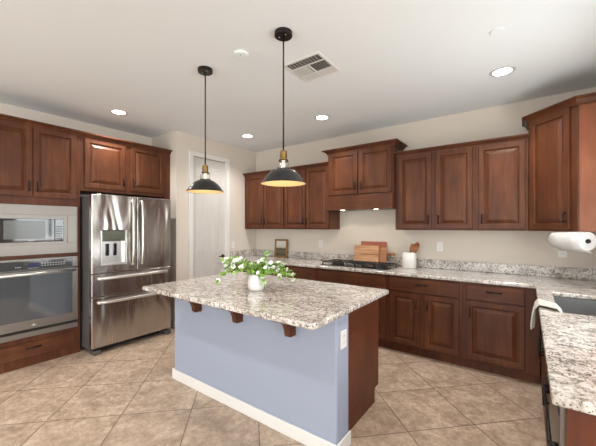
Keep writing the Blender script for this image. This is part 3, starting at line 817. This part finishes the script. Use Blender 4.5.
# ------------------------------------------------------------------ cooktop
kx0, kx1, ky0, ky1 = -2.265, -1.325, 3.600, 4.000
ck = thing('gas_cooktop', 'black gas cooktop with cast iron grates set in granite counter', 'cooktop', ((kx0+kx1)/2, (ky0+ky1)/2, CT1))
obj('base', box(BM(), kx0, kx1, ky0, ky1, CT1+0.0005, CT1+0.008), M_blackg, ck, bevel=0.003)
gz = CT1+0.046
for k in range(3):
    a = kx0+0.018+k*0.304; b = a+0.294; y0, y1 = ky0+0.025, ky1-0.02
    bm = BM(); w_ = 0.006
    if k == 1: y0 += 0.10
    for (p, q, r, s) in ((a, b, y0, y0+2*w_), (a, b, y1-2*w_, y1), (a, a+2*w_, y0, y1), (b-2*w_, b, y0, y1), (a, b, (y0+y1)/2-w_, (y0+y1)/2+w_), ((a+b)/2-w_, (a+b)/2+w_, y0, y1)):
        box(bm, p, q, r, s, gz-0.010, gz)
    for yy in (y0+(y1-y0)*0.25, y0+(y1-y0)*0.75):
        box(bm, a, b, yy-0.004, yy+0.004, gz-0.008, gz+0.002)
    for px in (a, b-0.014):
        for py in (y0, y1-0.014): box(bm, px, px+0.014, py, py+0.014, CT1+0.0082, gz-0.010)
    obj('grate', bm, M_iron, ck, bevel=0.0015)
for (x, y, r) in ((-2.10, 3.73, 0.042), (-2.10, 3.89, 0.036), (-1.803, 3.86, 0.050), (-1.505, 3.73, 0.036), (-1.505, 3.89, 0.042)):
    bm = BM(); lathe(bm, (x, y, CT1+0.008), [(0, 0.0), (r*1.25, 0.0), (r*1.2, 0.008), (r, 0.010), (r, 0.018), (r*0.9, 0.021), (0, 0.021)], 24)
    obj('burner', bm, M_iron, ck, smooth=False)
for i, x in enumerate((-1.905, -1.855, -1.805, -1.755, -1.705)):
    bm = BM(); lathe(bm, (x, 3.655+0.02*(i % 2), CT1+0.008), [(0, 0), (0.017, 0), (0.015, 0.022), (0, 0.024)], 16)
    obj('knob', bm, M_side, ck, smooth=False)

# ------------------------------------------------------------------ things on the counters
def lean(bm, pivot, ang):
    """tilt backwards about the x axis through pivot"""
    bmesh.ops.rotate(bm, verts=bm.verts, cent=pivot, matrix=Matrix.Rotation(-ang, 3, 'X')); return bm
# a small landscape in a gilt frame
pf = thing('picture_frame', 'small landscape painting in a gold frame leaning on the granite splash', 'picture', (-3.345, 4.06, CT1))
fx0, fx1, fz0, fz1, fy = -3.480, -3.210, CT1+0.001, 1.218, 4.055
A = 0.10
def ln(bm): return lean(bm, (0, fy, CT1), A)
bm = BM(); fw = 0.030
for (a, b, c, e) in ((fx0, fx1, fz0, fz0+fw), (fx0, fx1, fz1-fw, fz1), (fx0, fx0+fw, fz0+fw, fz1-fw), (fx1-fw, fx1, fz0+fw, fz1-fw)): box(bm, a, b, fy, fy+0.020, c, e)
obj('frame', ln(bm), M_frame, pf, bevel=0.005)
obj('picture', ln(box(BM(), fx0+fw, fx1-fw, fy+0.010, fy+0.016, fz0+fw, fz1-fw)), M_paint, pf)

b = single('cutting_board', lean(box(BM(), -1.895, -1.525, 4.070, 4.084, CT1+0.001, 1.225), (0, 4.084, CT1), 0.09), M_boardR, 'reddish rectangular cutting board standing rearmost against the splash', 'cutting board', bevel=0.006)
b = thing('cutting_board', 'paddle cutting board with handle poking out right, between two others', 'cutting board', (-1.6, 4.05, CT1))
bm = lean(box(BM(), -1.80, -1.505, 4.044, 4.057, CT1+0.001, 1.150), (0, 4.057, CT1), 0.09)
obj('blade', bm, M_boardM, b, bevel=0.005)
bm = lean(box(BM(), -1.506, -1.400, 4.044, 4.057, 1.045, 1.085), (0, 4.057, CT1), 0.09); obj('handle', bm, M_boardM, b, bevel=0.006)
bm = BM()
for k in range(22):
    pass
ring = [( -1.470+0.028*math.cos(2*PI*k/20), 4.034, 1.03+0.04*math.sin(2*PI*k/20)) for k in range(21)]
tube(bm, ring, 0.004, 6, caps=False)
obj('hanging_loop', bm, M_black, b, smooth=True)
b = thing('cutting_board', 'pale maple cutting board of two planks standing in front of others', 'cutting board', (-1.78, 4.02, CT1))
obj('plank', lean(box(BM(), -1.965, -1.605, 4.014, 4.030, CT1+0.001, 1.046), (0, 4.030, CT1), 0.09), M_boardL, b, bevel=0.004)
obj('plank', lean(box(BM(), -1.965, -1.605, 4.014, 4.030, 1.0525, 1.172), (0, 4.030, CT1), 0.09), M_boardL, b, bevel=0.004)

# crock with spoons
cr = single('utensil_crock', lathe(BM(), (-1.190, 3.99, CT1+0.0005), [(0, 0), (0.078, 0), (0.084, 0.006), (0.085, 0.19), (0.082, 0.194), (0.078, 0.190), (0.077, 0.012), (0, 0.012)], 40), M_ceramic,
            'white ceramic utensil crock right of the cooktop', 'crock')
for p in cr.data.polygons: p.use_smooth = True
mm_ = cr.modifiers.new('edge', 'EDGE_SPLIT'); mm_.split_angle = 0.8
def spoon(base, tip, w_, label):
    base = Vector(base); tip = Vector(tip); d_ = (tip-base).normalized()
    t = thing('wooden_spoon', label, 'spoon', base)
    neck = tip-d_*0.10
    bm = BM(); tube(bm, [base, neck+d_*0.01], [0.006, 0.008], 8); obj('shaft', bm, M_spoon, t, smooth=True)
    bm = BM(); bmesh.ops.create_icosphere(bm, subdivisions=3, radius=1.0)
    up = Vector((0, -1, 0)); s_ = d_.cross(up).normalized(); n_ = s_.cross(d_).normalized()
    for v in bm.verts:
        c = v.co.copy(); dish = 0.010*(1-min(1, c.x*c.x+c.y*c.y)) if c.z > 0 else 0
        v.co = neck+d_*(0.05+0.055*c.y)+s_*(w_*c.x)+n_*(0.011*c.z-1.2*dish*(1 if c.z > 0 else 0))
    obj('bowl', bm, M_spoon, t, smooth=True)
spoon((-1.230, 3.98, CT1+0.02), (-1.135, 3.97, 1.215), 0.030, 'wooden spoon leaning left-most in the white crock')
spoon((-1.200, 4.01, CT1+0.02), (-1.085, 3.985, 1.235), 0.033, 'wooden spoon standing tallest in the middle of the crock')
spoon((-1.185, 3.970, CT1+0.025), (-1.085, 3.960, 1.195), 0.026, 'wooden spoon leaning right-most and lowest in the white crock')

# paper towel roll on its holder under the corner cabinet
pa = Vector((0.218, 3.690, 1.3125)); pb = Vector((0.400, 3.445, 1.3125)); ax = (pb-pa).normalized()
MR = ax.to_track_quat('Z', 'Y').to_matrix()
L = (pb-pa).length; Rr = 0.0755
bm = BM(); lathe(bm, pa, [(0.020, 0), (Rr, 0), (Rr, L), (0.020, L), (0.020, 0)], 40, MR)
# loose sheet hanging on the room side
hn = Vector((-ax.y, ax.x, 0));
if hn.y > 0: hn = -hn
pr = thing('paper_towel_roll', 'white paper towel roll hanging below the corner cabinet', 'paper towel', (0.31, 3.55, 1.237))
o = obj('roll', bm, M_paper, pr, smooth=True); m_ = o.modifiers.new('edge', 'EDGE_SPLIT'); m_.split_angle = 0.7
bm = BM(); grid = []
for i in range(9):
    a = -PI/2-1.0+0.16*i       # from under the roll round its back
    r_ = Rr+0.001
    row = []
    for s_ in (0.004, L-0.004):
        if i < 8: p = pa+ax*s_+hn*(-math.cos(a)*r_)*-1+Vector((0, 0, math.sin(a)*r_))
        row.append(p)
    grid.append(row)
pts = []
for t_ in range(8):
    ang = PI*0.80+t_*PI*0.7/7    # clockwise under the roll
    pts.append((math.cos(ang)*(Rr+0.0015), math.sin(ang)*(Rr+0.0015)))
pts.append((pts[-1][0]+0.016, pts[-1][1]-0.006)); pts.append((pts[-1][0]+0.014, pts[-1][1]-0.014))
vs = [[bm.verts.new(pa+ax*s_+hn*(-u)+Vector((0, 0, v_))) for s_ in (0.003, L*0.35, L*0.7, L-0.003+(0.010 if k > 8 else 0))] for k, (u, v_) in enumerate(pts)]
for k in range(len(vs)-1):
    for i in range(3): bm.faces.new((vs[k][i], vs[k][i+1], vs[k+1][i+1], vs[k+1][i]))
obj('loose_sheet', bm, M_paper, pr, smooth=True, solid=0.001)
ph = thing('paper_towel_holder', 'black rod holder carrying the paper towel roll', 'paper towel holder', (0.31, 3.55, 1.30))
bm = BM(); tube(bm, [pa-ax*0.02, pb+ax*0.014], 0.008, 10); obj('rod', bm, M_black, ph, smooth=True)
bm = BM(); lathe(bm, pb+ax*0.0015, [(0, 0), (0.016, 0), (0.018, 0.006), (0.012, 0.016), (0, 0.018)], 20, MR); obj('end_knob', bm, M_black, ph, smooth=True)
bm = BM(); tube(bm, [pa-ax*0.012, pa-ax*0.012+Vector((0, 0, ZB-1.3125-0.001))], 0.006, 8); obj('bracket', bm, M_black, ph, smooth=True)

# towel draped from sink over the front edge
def towel():
    bm = BM(); path = []
    z = CT1+0.011
    key = [(0.182, 0.800), (0.178, 0.86), (0.170, 0.905), (0.152, z), (0.120, z+0.001), (0.090, z+0.001), (0.062, z), (0.050, 0.905), (0.048, 0.86), (0.047, 0.81), (0.046, 0.768)]
    key2 = []
    for i in range(len(key)-1):
        for s in range(3):
            t = s/3; key2.append((key[i][0]*(1-t)+key[i+1][0]*t, key[i][1]*(1-t)+key[i+1][1]*t))
    key2.append(key[-1]); n = len(key2); m = 22; rows = []
    for i, (x, zz) in enumerate(key2):
        t = i/(n-1)
        yc = 2.475+0.165*min(1, t*1.7); hw = 0.065+0.045*min(1, t*1.6)
        amp = 0.0050+0.013*max(0, t-0.6)/0.4
        row = []
        for j in range(m):
            u = j/(m-1)*2-1; f = math.sin(u*9.0+0.6)*amp+math.sin(u*17+t*3)*amp*0.35
            if t > 0.62: x2 = x-abs(f)*1.1+0.002; z2 = zz+(0.012*math.sin(u*7) if t > 0.95 else 0)
            elif t < 0.25: x2 = x+abs(f); z2 = zz
            else: x2 = x; z2 = zz+abs(f)
            if t > 0.62: x2 += (-0.005 if j <= 10 else 0.005)*min(1, (t-0.62)/0.2)
            row.append(bm.verts.new((x2, yc+u*hw, z2)))
        rows.append(row)
    for i in range(n-1):
        for j in range(m-1):
            if j == 10 and i > n*0.70: continue
            bm.faces.new((rows[i][j], rows[i][j+1], rows[i+1][j+1], rows[i+1][j]))
    o = single('kitchen_towel', bm, M_cloth, 'cream kitchen towel draped over the sink edge and hanging in front', 'towel', smooth=True, solid=0.008)
    m_ = o.modifiers.new('soft', 'SUBSURF'); m_.levels = 1; m_.render_levels = 2
towel()

# ------------------------------------------------------------------ outlets and switch
def plate(name, label, cat, c, U, N, w_=0.070, h_=0.115, rocker=False, sideways=False):
    c = Vector(c); U = Vector(U); N = Vector(N); Z = Vector((0, 0, 1))
    t = thing(name, label, cat, c)
    def pb_(u0, u1, z0, z1, n0, n1):
        bm = BM()
        pts = [c+U*u+Z*z+N*n for u, z, n in ((u0, z0, n0), (u1, z0, n0), (u1, z1, n0), (u0, z1, n0))]
        return extrude_poly(bm, pts, N*(n1-n0))
    obj('plate', pb_(-w_/2, w_/2, -h_/2, h_/2, 0.0005, 0.006), M_plastic, t, bevel=0.002)
    if rocker:
        obj('rocker', pb_(-0.016, 0.016, -0.033, 0.033, 0.006, 0.010), M_plastic, t, bevel=0.002)
    else:
        for s in (-1, 1):
            r = obj('receptacle', pb_(-0.017, 0.017, s*0.021-0.015, s*0.021+0.015, 0.006, 0.008), M_plastic, t, bevel=0.002)
            for q in (-1, 1): obj('slot', pb_(q*0.006-0.0012, q*0.006+0.0012, s*0.021-0.004, s*0.021+0.006, 0.008, 0.0084), M_slot, r)
plate('wall_outlet', 'white wall outlet left of the cooktop', 'outlet', (-2.589, YB, 1.167), (1, 0, 0), (0, -1, 0))
plate('wall_outlet', 'white wall outlet right of the white crock', 'outlet', (-0.862, YB, 1.186), (1, 0, 0), (0, -1, 0))
plate('wall_outlet', 'white wall outlet below the paper towel roll', 'outlet', (0.292, YB, 1.178), (1, 0, 0), (0, -1, 0))
plate('light_switch', 'white rocker light switch beside the pantry door casing', 'light switch', (XD, 3.575, 1.125), (0, 1, 0), (1, 0, 0), rocker=True)
plate('wall_outlet', 'white outlet on the painted end of the island', 'outlet', (BX1, 1.777, 0.716), (0, 1, 0), (1, 0, 0), w_=0.078)

# ------------------------------------------------------------------ potted flowers on the island
PX, PY = -1.786, 1.857
fp = thing('potted_plant', 'white jar of leafy sprays with white blossoms on the island', 'plant', (PX, PY, CT1))
obj('pot', lathe(BM(), (PX, PY, CT1+0.0005), [(0, 0), (0.050, 0), (0.060, 0.008), (0.065, 0.03), (0.066, 0.085), (0.060, 0.105), (0.056, 0.112), (0.058, 0.128), (0.060, 0.132), (0.054, 0.132), (0.051, 0.112), (0.058, 0.09), (0.058, 0.02), (0, 0.015)], 40), M_ceramic, fp, smooth=True)
random.seed(11)
rt = Vector((math.cos(0.6321), math.sin(0.6321), 0)); fw_ = Vector((-math.sin(0.6321), math.cos(0.6321), 0))
# sprays: (sideways reach, depth reach, end height above the counter, arc)
SPR = [(-0.29, -0.05, 0.09, 0.22), (-0.27, 0.02, 0.15, 0.20), (-0.25, 0.04, 0.20, 0.18), (-0.26, -0.03, 0.235, 0.14), (-0.22, 0.08, 0.245, 0.12), (-0.18, -0.04, 0.22, 0.12), (-0.14, 0.04, 0.235, 0.10), (-0.10, -0.06, 0.19, 0.10),
       (-0.06, 0.05, 0.20, 0.08), (-0.02, -0.04, 0.19, 0.08), (0.03, 0.05, 0.20, 0.08), (0.09, 0.02, 0.29, 0.06), (0.07, -0.02, 0.24, 0.07), (0.08, -0.09, 0.07, 0.14), (0.13, -0.05, 0.15, 0.12), (0.17, 0.05, 0.19, 0.12),
       (0.22, 0.00, 0.20, 0.12), (0.26, -0.04, 0.13, 0.15), (0.30, 0.03, 0.12, 0.16), (0.31, -0.03, 0.08, 0.18), (0.14, 0.08, 0.15, 0.12), (-0.16, -0.09, 0.15, 0.13), (0.20, -0.08, 0.13, 0.13), (-0.05, -0.09, 0.15, 0.10)]
bs = BM(); bl = BM(); P0 = Vector((PX, PY, CT1+0.10)); BLOS = []
def leaf(bm, p, d_, ln_, wd):
    d_ = d_.normalized(); s_ = d_.cross(Vector((0, 0, 1)));
    if s_.length < 0.1: s_ = Vector((1, 0, 0))
    s_ = s_.normalized(); n_ = s_.cross(d_).normalized()
    rot = Matrix.Rotation(random.uniform(-0.9, 0.9), 3, d_); s_ = rot @ s_; n_ = rot @ n_
    prev = None
    for k in range(5):
        t = k/4; wv = wd*math.sin(PI*min(0.97, max(0.06, t))**0.85); c = p+d_*ln_*t+n_*(-0.25*ln_*t*t)
        row = [bm.verts.new(c-s_*wv+n_*wv*0.35), bm.verts.new(c), bm.verts.new(c+s_*wv+n_*wv*0.35)]
        if prev:
            bm.faces.new((prev[0], prev[1], row[1], row[0])); bm.faces.new((prev[1], prev[2], row[2], row[1]))
        prev = row
for (sx, sd, zz, arc) in SPR:
    end = Vector((PX, PY, CT1+zz))+rt*sx+fw_*sd
    pts = []
    for k in range(9):
        t = k/8; p = P0.lerp(end, t); p.z += arc*4*t*(1-t)*0.42; p += Vector((random.uniform(-1, 1), random.uniform(-1, 1), random.uniform(-1, 1)))*0.004
        if k < 2: p.x = PX+(p.x-PX)*0.6; p.y = PY+(p.y-PY)*0.6
        pts.append(p)
    tube(bs, pts, [0.0022-0.0014*k/8 for k in range(9)], 5)
    for k in range(2, 9):
        t_ = (pts[min(k+1, 8)]-pts[k-1]).normalized()
        for q in range(5 if k > 3 else 3):
            dr_ = (t_*0.4+Vector((random.uniform(-1, 1), random.uniform(-1, 1), random.uniform(-0.5, 0.9)))).normalized()
            leaf(bl, pts[k], dr_, random.uniform(0.026, 0.044), random.uniform(0.009, 0.014))
    BLOS.append(pts[8]); BLOS.append(pts[5]+Vector((random.uniform(-.02, .02), random.uniform(-.02, .0), 0.012)))
    if random.random() < 0.35: BLOS.append(pts[7]+Vector((0, -0.01, 0.015)))
obj('stem', bs, M_stem, fp, smooth=True)
obj('foliage', bl, M_leaf, fp, smooth=True, recalc=False)
for p in BLOS[:56]:
    bm = BM(); ax_ = Vector((random.uniform(-0.4, 0.6), random.uniform(-1, -0.2), random.uniform(0.0, 1))).normalized()
    q = ax_.to_track_quat('Z', 'Y').to_matrix(); R_ = random.uniform(0.014, 0.021); off = random.uniform(0, 1)
    for k in range(5):
        a = off+2*PI*k/5; dirp = q @ Vector((math.cos(a), math.sin(a), 0.35)); side = q @ Vector((-math.sin(a), math.cos(a), 0)); up_ = q @ Vector((0, 0, 1))
        rr = [(0.05, 0.1), (0.45, 0.46), (0.85, 0.50), (1.1, 0.2)]; prev = None
        for (u, wv) in rr:
            c = p+dirp*R_*u-up_*R_*0.12*u*u
            row = [bm.verts.new(c-side*R_*wv), bm.verts.new(c+side*R_*wv)]
            if prev: bm.faces.new((prev[0], prev[1], row[1], row[0]))
            prev = row
    bl_ = obj('blossom', bm, M_petal, fp, smooth=True, recalc=False)

# ------------------------------------------------------------------ pendants
def pendant(x, y, label):
    t = thing('pendant_light', label, 'pendant light', (x, y, ZC), group=None)
    zr = 1.731
    bm = BM(); lathe(bm, (x, y, ZC-0.028), [(0, 0), (0.060, 0), (0.062, 0.004), (0.062, 0.0278), (0, 0.0278)], 36); obj('canopy', bm, M_black, t, smooth=False)
    for dx in (-0.028, 0.028):
        bm = BM(); lathe(bm, (x+dx, y-0.01, ZC-0.031), [(0, 0), (0.005, 0), (0.005, 0.003), (0, 0.003)], 10); obj('canopy_screw', bm, M_hand, t)
    bm = BM(); tube(bm, [(x, y, ZC-0.028), (x, y, zr+0.235)], 0.0052, 8); obj('cord', bm, M_black, t, smooth=True)
    bm = BM(); lathe(bm, (x, y, zr+0.165), [(0, 0), (0.028, 0), (0.028, 0.006), (0.023, 0.010), (0.023, 0.018), (0.026, 0.020), (0.026, 0.026), (0.023, 0.028), (0.023, 0.058), (0.012, 0.063), (0.008, 0.070), (0, 0.072)], 24)
    o = obj('socket', bm, M_gold, t, smooth=True); mm = o.modifiers.new('edge', 'EDGE_SPLIT')
    bm = BM(); lathe(bm, (x, y, zr+0.156), [(0.018, 0.009), (0.034, 0.006), (0.034, 0.0), (0.018, 0.0)], 24); obj('socket_collar', bm, M_shade, t)
    bm = BM(); lathe(bm, (x, y, zr), [(0.030, 0.157), (0.035, 0.150), (0.036, 0.118), (0.041, 0.108), (0.045, 0.100)], 36); obj('glass_neck', bm, M_glass, t, smooth=True, solid=0.002)
    R_ = 0.155
    out = [(0.043, 0.100), (0.060, 0.096), (0.085, 0.083), (0.108, 0.064), (0.130, 0.036), (0.141, 0.018), (R_, 0.004), (R_+0.002, 0.0)]
    inn = [(r-0.003, z-0.003) for r, z in out[:-1]]+[(R_-0.001, -0.001)]
    bm = BM(); lathe(bm, (x, y, zr), out, 48); sh = obj('shade', bm, M_shade, t, smooth=True)
    bm = BM(); lathe(bm, (x, y, zr), inn, 48); obj('shade_lining', bm, M_lining, sh, smooth=True)
    bm = BM(); lathe(bm, (x, y, zr), [(R_+0.002, 0.0), (R_+0.0025, -0.002), (R_-0.001, -0.002)], 48); obj('shade_rim', bm, M_shade, sh, smooth=True)
    bm = BM(); lathe(bm, (x, y, zr), [(0, 0.030), (0.016, 0.036), (0.026, 0.055), (0.025, 0.072), (0.014, 0.098), (0.011, 0.16), (0, 0.16)], 24); obj('bulb', bm, M_bulb, t, smooth=True)
    l = bpy.data.lights.new('pendant_bulb_light', 'POINT'); l.energy = 0.7; l.color = (1, 0.90, 0.76); l.shadow_soft_size = 0.03
    lo = bpy.data.objects.new('pendant_bulb_light', l); COL.objects.link(lo); lo.location = (x, y, zr+0.02)
pendant(-2.222, 1.690, 'black and brass dome pendant over the island end nearer the refrigerator')
pendant(-1.363, 1.690, 'black and brass dome pendant over the island, closer to the viewer')

# ------------------------------------------------------------------ ceiling fittings
def downlight(x, y, label):
    t = thing('recessed_downlight', label, 'ceiling light', (x, y, ZC))
    bm = BM(); lathe(bm, (x, y, ZC-0.006), [(0.070, 0.0025), (0.072, 0), (0.092, 0.001), (0.097, 0.0055), (0.070, 0.0055)], 40); obj('trim_ring', bm, M_slat, t, smooth=True)
    bm = BM(); lathe(bm, (x, y, ZC-0.004), [(0, 0), (0.070, 0), (0.070, 0.003), (0, 0.003)], 40); obj('diffuser', bm, M_led, t)
    l = bpy.data.lights.new('downlight_beam', 'SPOT'); l.energy = 50; l.spot_size = 2.35; l.spot_blend = 0.8; l.color = (1, 0.97, 0.93); l.shadow_soft_size = 0.06
    lo = bpy.data.objects.new('downlight_beam', l); COL.objects.link(lo); lo.location = (x, y, ZC-0.02)
downlight(-3.874, 1.721, 'lit recessed downlight in ceiling in front of the refrigerator cabinet')
downlight(-3.353, 3.307, 'lit recessed downlight in ceiling near the pantry door corner')
downlight(-2.041, 3.289, 'lit recessed downlight in ceiling in front of the range hood')
downlight(-0.172, 3.240, 'lit recessed downlight in ceiling near the angled corner cabinet')
for (x, y, lb) in ((-3.35, 0.1, 'unseen added downlight in the ceiling left of the viewer'), (-1.2, 0.1, 'unseen added downlight in the ceiling above the viewer'),
                   (-0.1, 1.5, 'unseen added downlight in ceiling over the near end of the counter'), (-2.5, -2.0, 'unseen added downlight in ceiling by the patio window, left one'),
                   (0.0, -2.0, 'unseen added downlight in ceiling by the patio window, right one'), (2.6, -1.0, 'unseen added downlight in ceiling near the side window')):
    downlight(x, y, lb)  # out-of-view downlights added to light the floor and bounce onto the ceiling
def disc(name, x, y, r, h, label, cat):
    t = thing(name, label, cat, (x, y, ZC))
    bm = BM(); lathe(bm, (x, y, ZC-h), [(0, 0), (r*0.82, 0), (r*0.95, h*0.25), (r, h*0.5), (r, h-0.0005), (0, h-0.0005)], 36); obj('cover', bm, M_ceil, t)
    return t
t = disc('smoke_detector', -1.801, 1.705, 0.060, 0.016, 'round white smoke detector between the two pendant canopies', 'smoke detector')
bm = BM(); lathe(bm, (-1.79, 1.69, ZC-0.0175), [(0, 0), (0.005, 0), (0.005, 0.0015), (0, 0.0015)], 10); obj('indicator', bm, M_slot, t)
disc('sprinkler_cover', -0.166, 2.547, 0.045, 0.008, 'small round cover plate on ceiling at the upper right', 'sprinkler cover')
disc('sprinkler_cover', -3.245, 2.619, 0.045, 0.005, 'faint small round cover plate on ceiling behind the left pendant', 'sprinkler cover')

# supply air register
vx, vy, vs_ = -1.468, 2.205, 0.178
vt = thing('ceiling_vent', 'square white air vent with angled louvres in the ceiling', 'vent', (vx, vy, ZC))
bm = BM()
f_ = 0.022
for (a, b, c, e) in ((-vs_, vs_, -vs_, -vs_+f_), (-vs_, vs_, vs_-f_, vs_), (-vs_, -vs_+f_, -vs_+f_, vs_-f_), (vs_-f_, vs_, -vs_+f_, vs_-f_)):
    box(bm, vx+a, vx+b, vy+c, vy+e, ZC-0.010, ZC-0.0005)
obj('frame', bm, M_plastic, vt, bevel=0.003)
obj('duct_opening', box(BM(), vx-vs_+f_, vx+vs_-f_, vy-vs_+f_, vy+vs_-f_, ZC-0.002, ZC-0.0005), M_duct, vt)
i0 = vs_-f_
def slats(x0, x1, y0, y1, n, along, tilt):
    for k in range(n):
        bm = BM()
        if along == 'x':
            yc = y0+(y1-y0)*(k+0.5)/n; wv = (y1-y0)/n*0.42
            extrude_poly(bm, [(vx+x0, vy+yc-wv, ZC-0.0025), (vx+x0, vy+yc-wv+0.002, ZC-0.0025), (vx+x0, vy+yc-wv+0.002+tilt, ZC-0.011), (vx+x0, vy+yc-wv+tilt, ZC-0.011)], (x1-x0, 0, 0))
        else:
            xc = x0+(x1-x0)*(k+0.5)/n; wv = (x1-x0)/n*0.42
            extrude_poly(bm, [(vx+xc-wv, vy+y0, ZC-0.0025), (vx+xc-wv+0.002, vy+y0, ZC-0.0025), (vx+xc-wv+0.002+tilt, vy+y0, ZC-0.011), (vx+xc-wv+tilt, vy+y0, ZC-0.011)], (0, y1-y0, 0))
        obj('slat', bm, M_slat, vt)
slats(-i0, i0, -i0, -i0*0.45, 5, 'x', -0.013)
slats(-i0, -0.005, -i0*0.40, i0*0.45, 7, 'y', -0.012)
slats(0.005, i0, -i0*0.40, i0*0.45, 7, 'y', 0.012)
for k in range(9):
    xx = -i0+2*i0*(k+1)/10
    obj('cross_bar', box(BM(), vx+xx-0.0015, vx+xx+0.0015, vy-i0, vy-i0*0.45, ZC-0.0118, ZC-0.010), M_slat, vt)
for k in range(6):
    yy = -i0*0.40+i0*0.85*(k+0.5)/6
    obj('cross_bar', box(BM(), vx-i0, vx-0.005, vy+yy-0.0015, vy+yy+0.0015, ZC-0.0118, ZC-0.010), M_slat, vt)
slats(-i0, i0, i0*0.50, i0, 5, 'x', 0.013)
bm = BM()
box(bm, vx-0.004, vx+0.004, vy-i0*0.42, vy+i0, ZC-0.011, ZC-0.002); box(bm, vx-i0, vx+i0, vy-i0*0.44, vy-i0*0.40, ZC-0.011, ZC-0.002); box(bm, vx-i0, vx+i0, vy+i0*0.45, vy+i0*0.49, ZC-0.011, ZC-0.002)
obj('divider', bm, M_plastic, vt)

# ------------------------------------------------------------------ groups of repeats
GROUPS = {'pendant_light': 'dome pendants over the island', 'recessed_downlight': 'recessed ceiling downlights', 'wall_cabinet': 'cherry wall cabinets on the back wall',
          'base_cabinet': 'cherry base cabinets under the granite worktop', 'cutting_board': 'cutting boards behind the cooktop', 'wooden_spoon': 'wooden spoons in the crock',
          'wall_outlet': 'white electrical outlets', 'sprinkler_cover': 'round cover plates on the ceiling'}
for o in S.objects:
    k = o.name.split('.')[0]
    if o.parent is None and k in GROUPS: o['group'] = GROUPS[k]
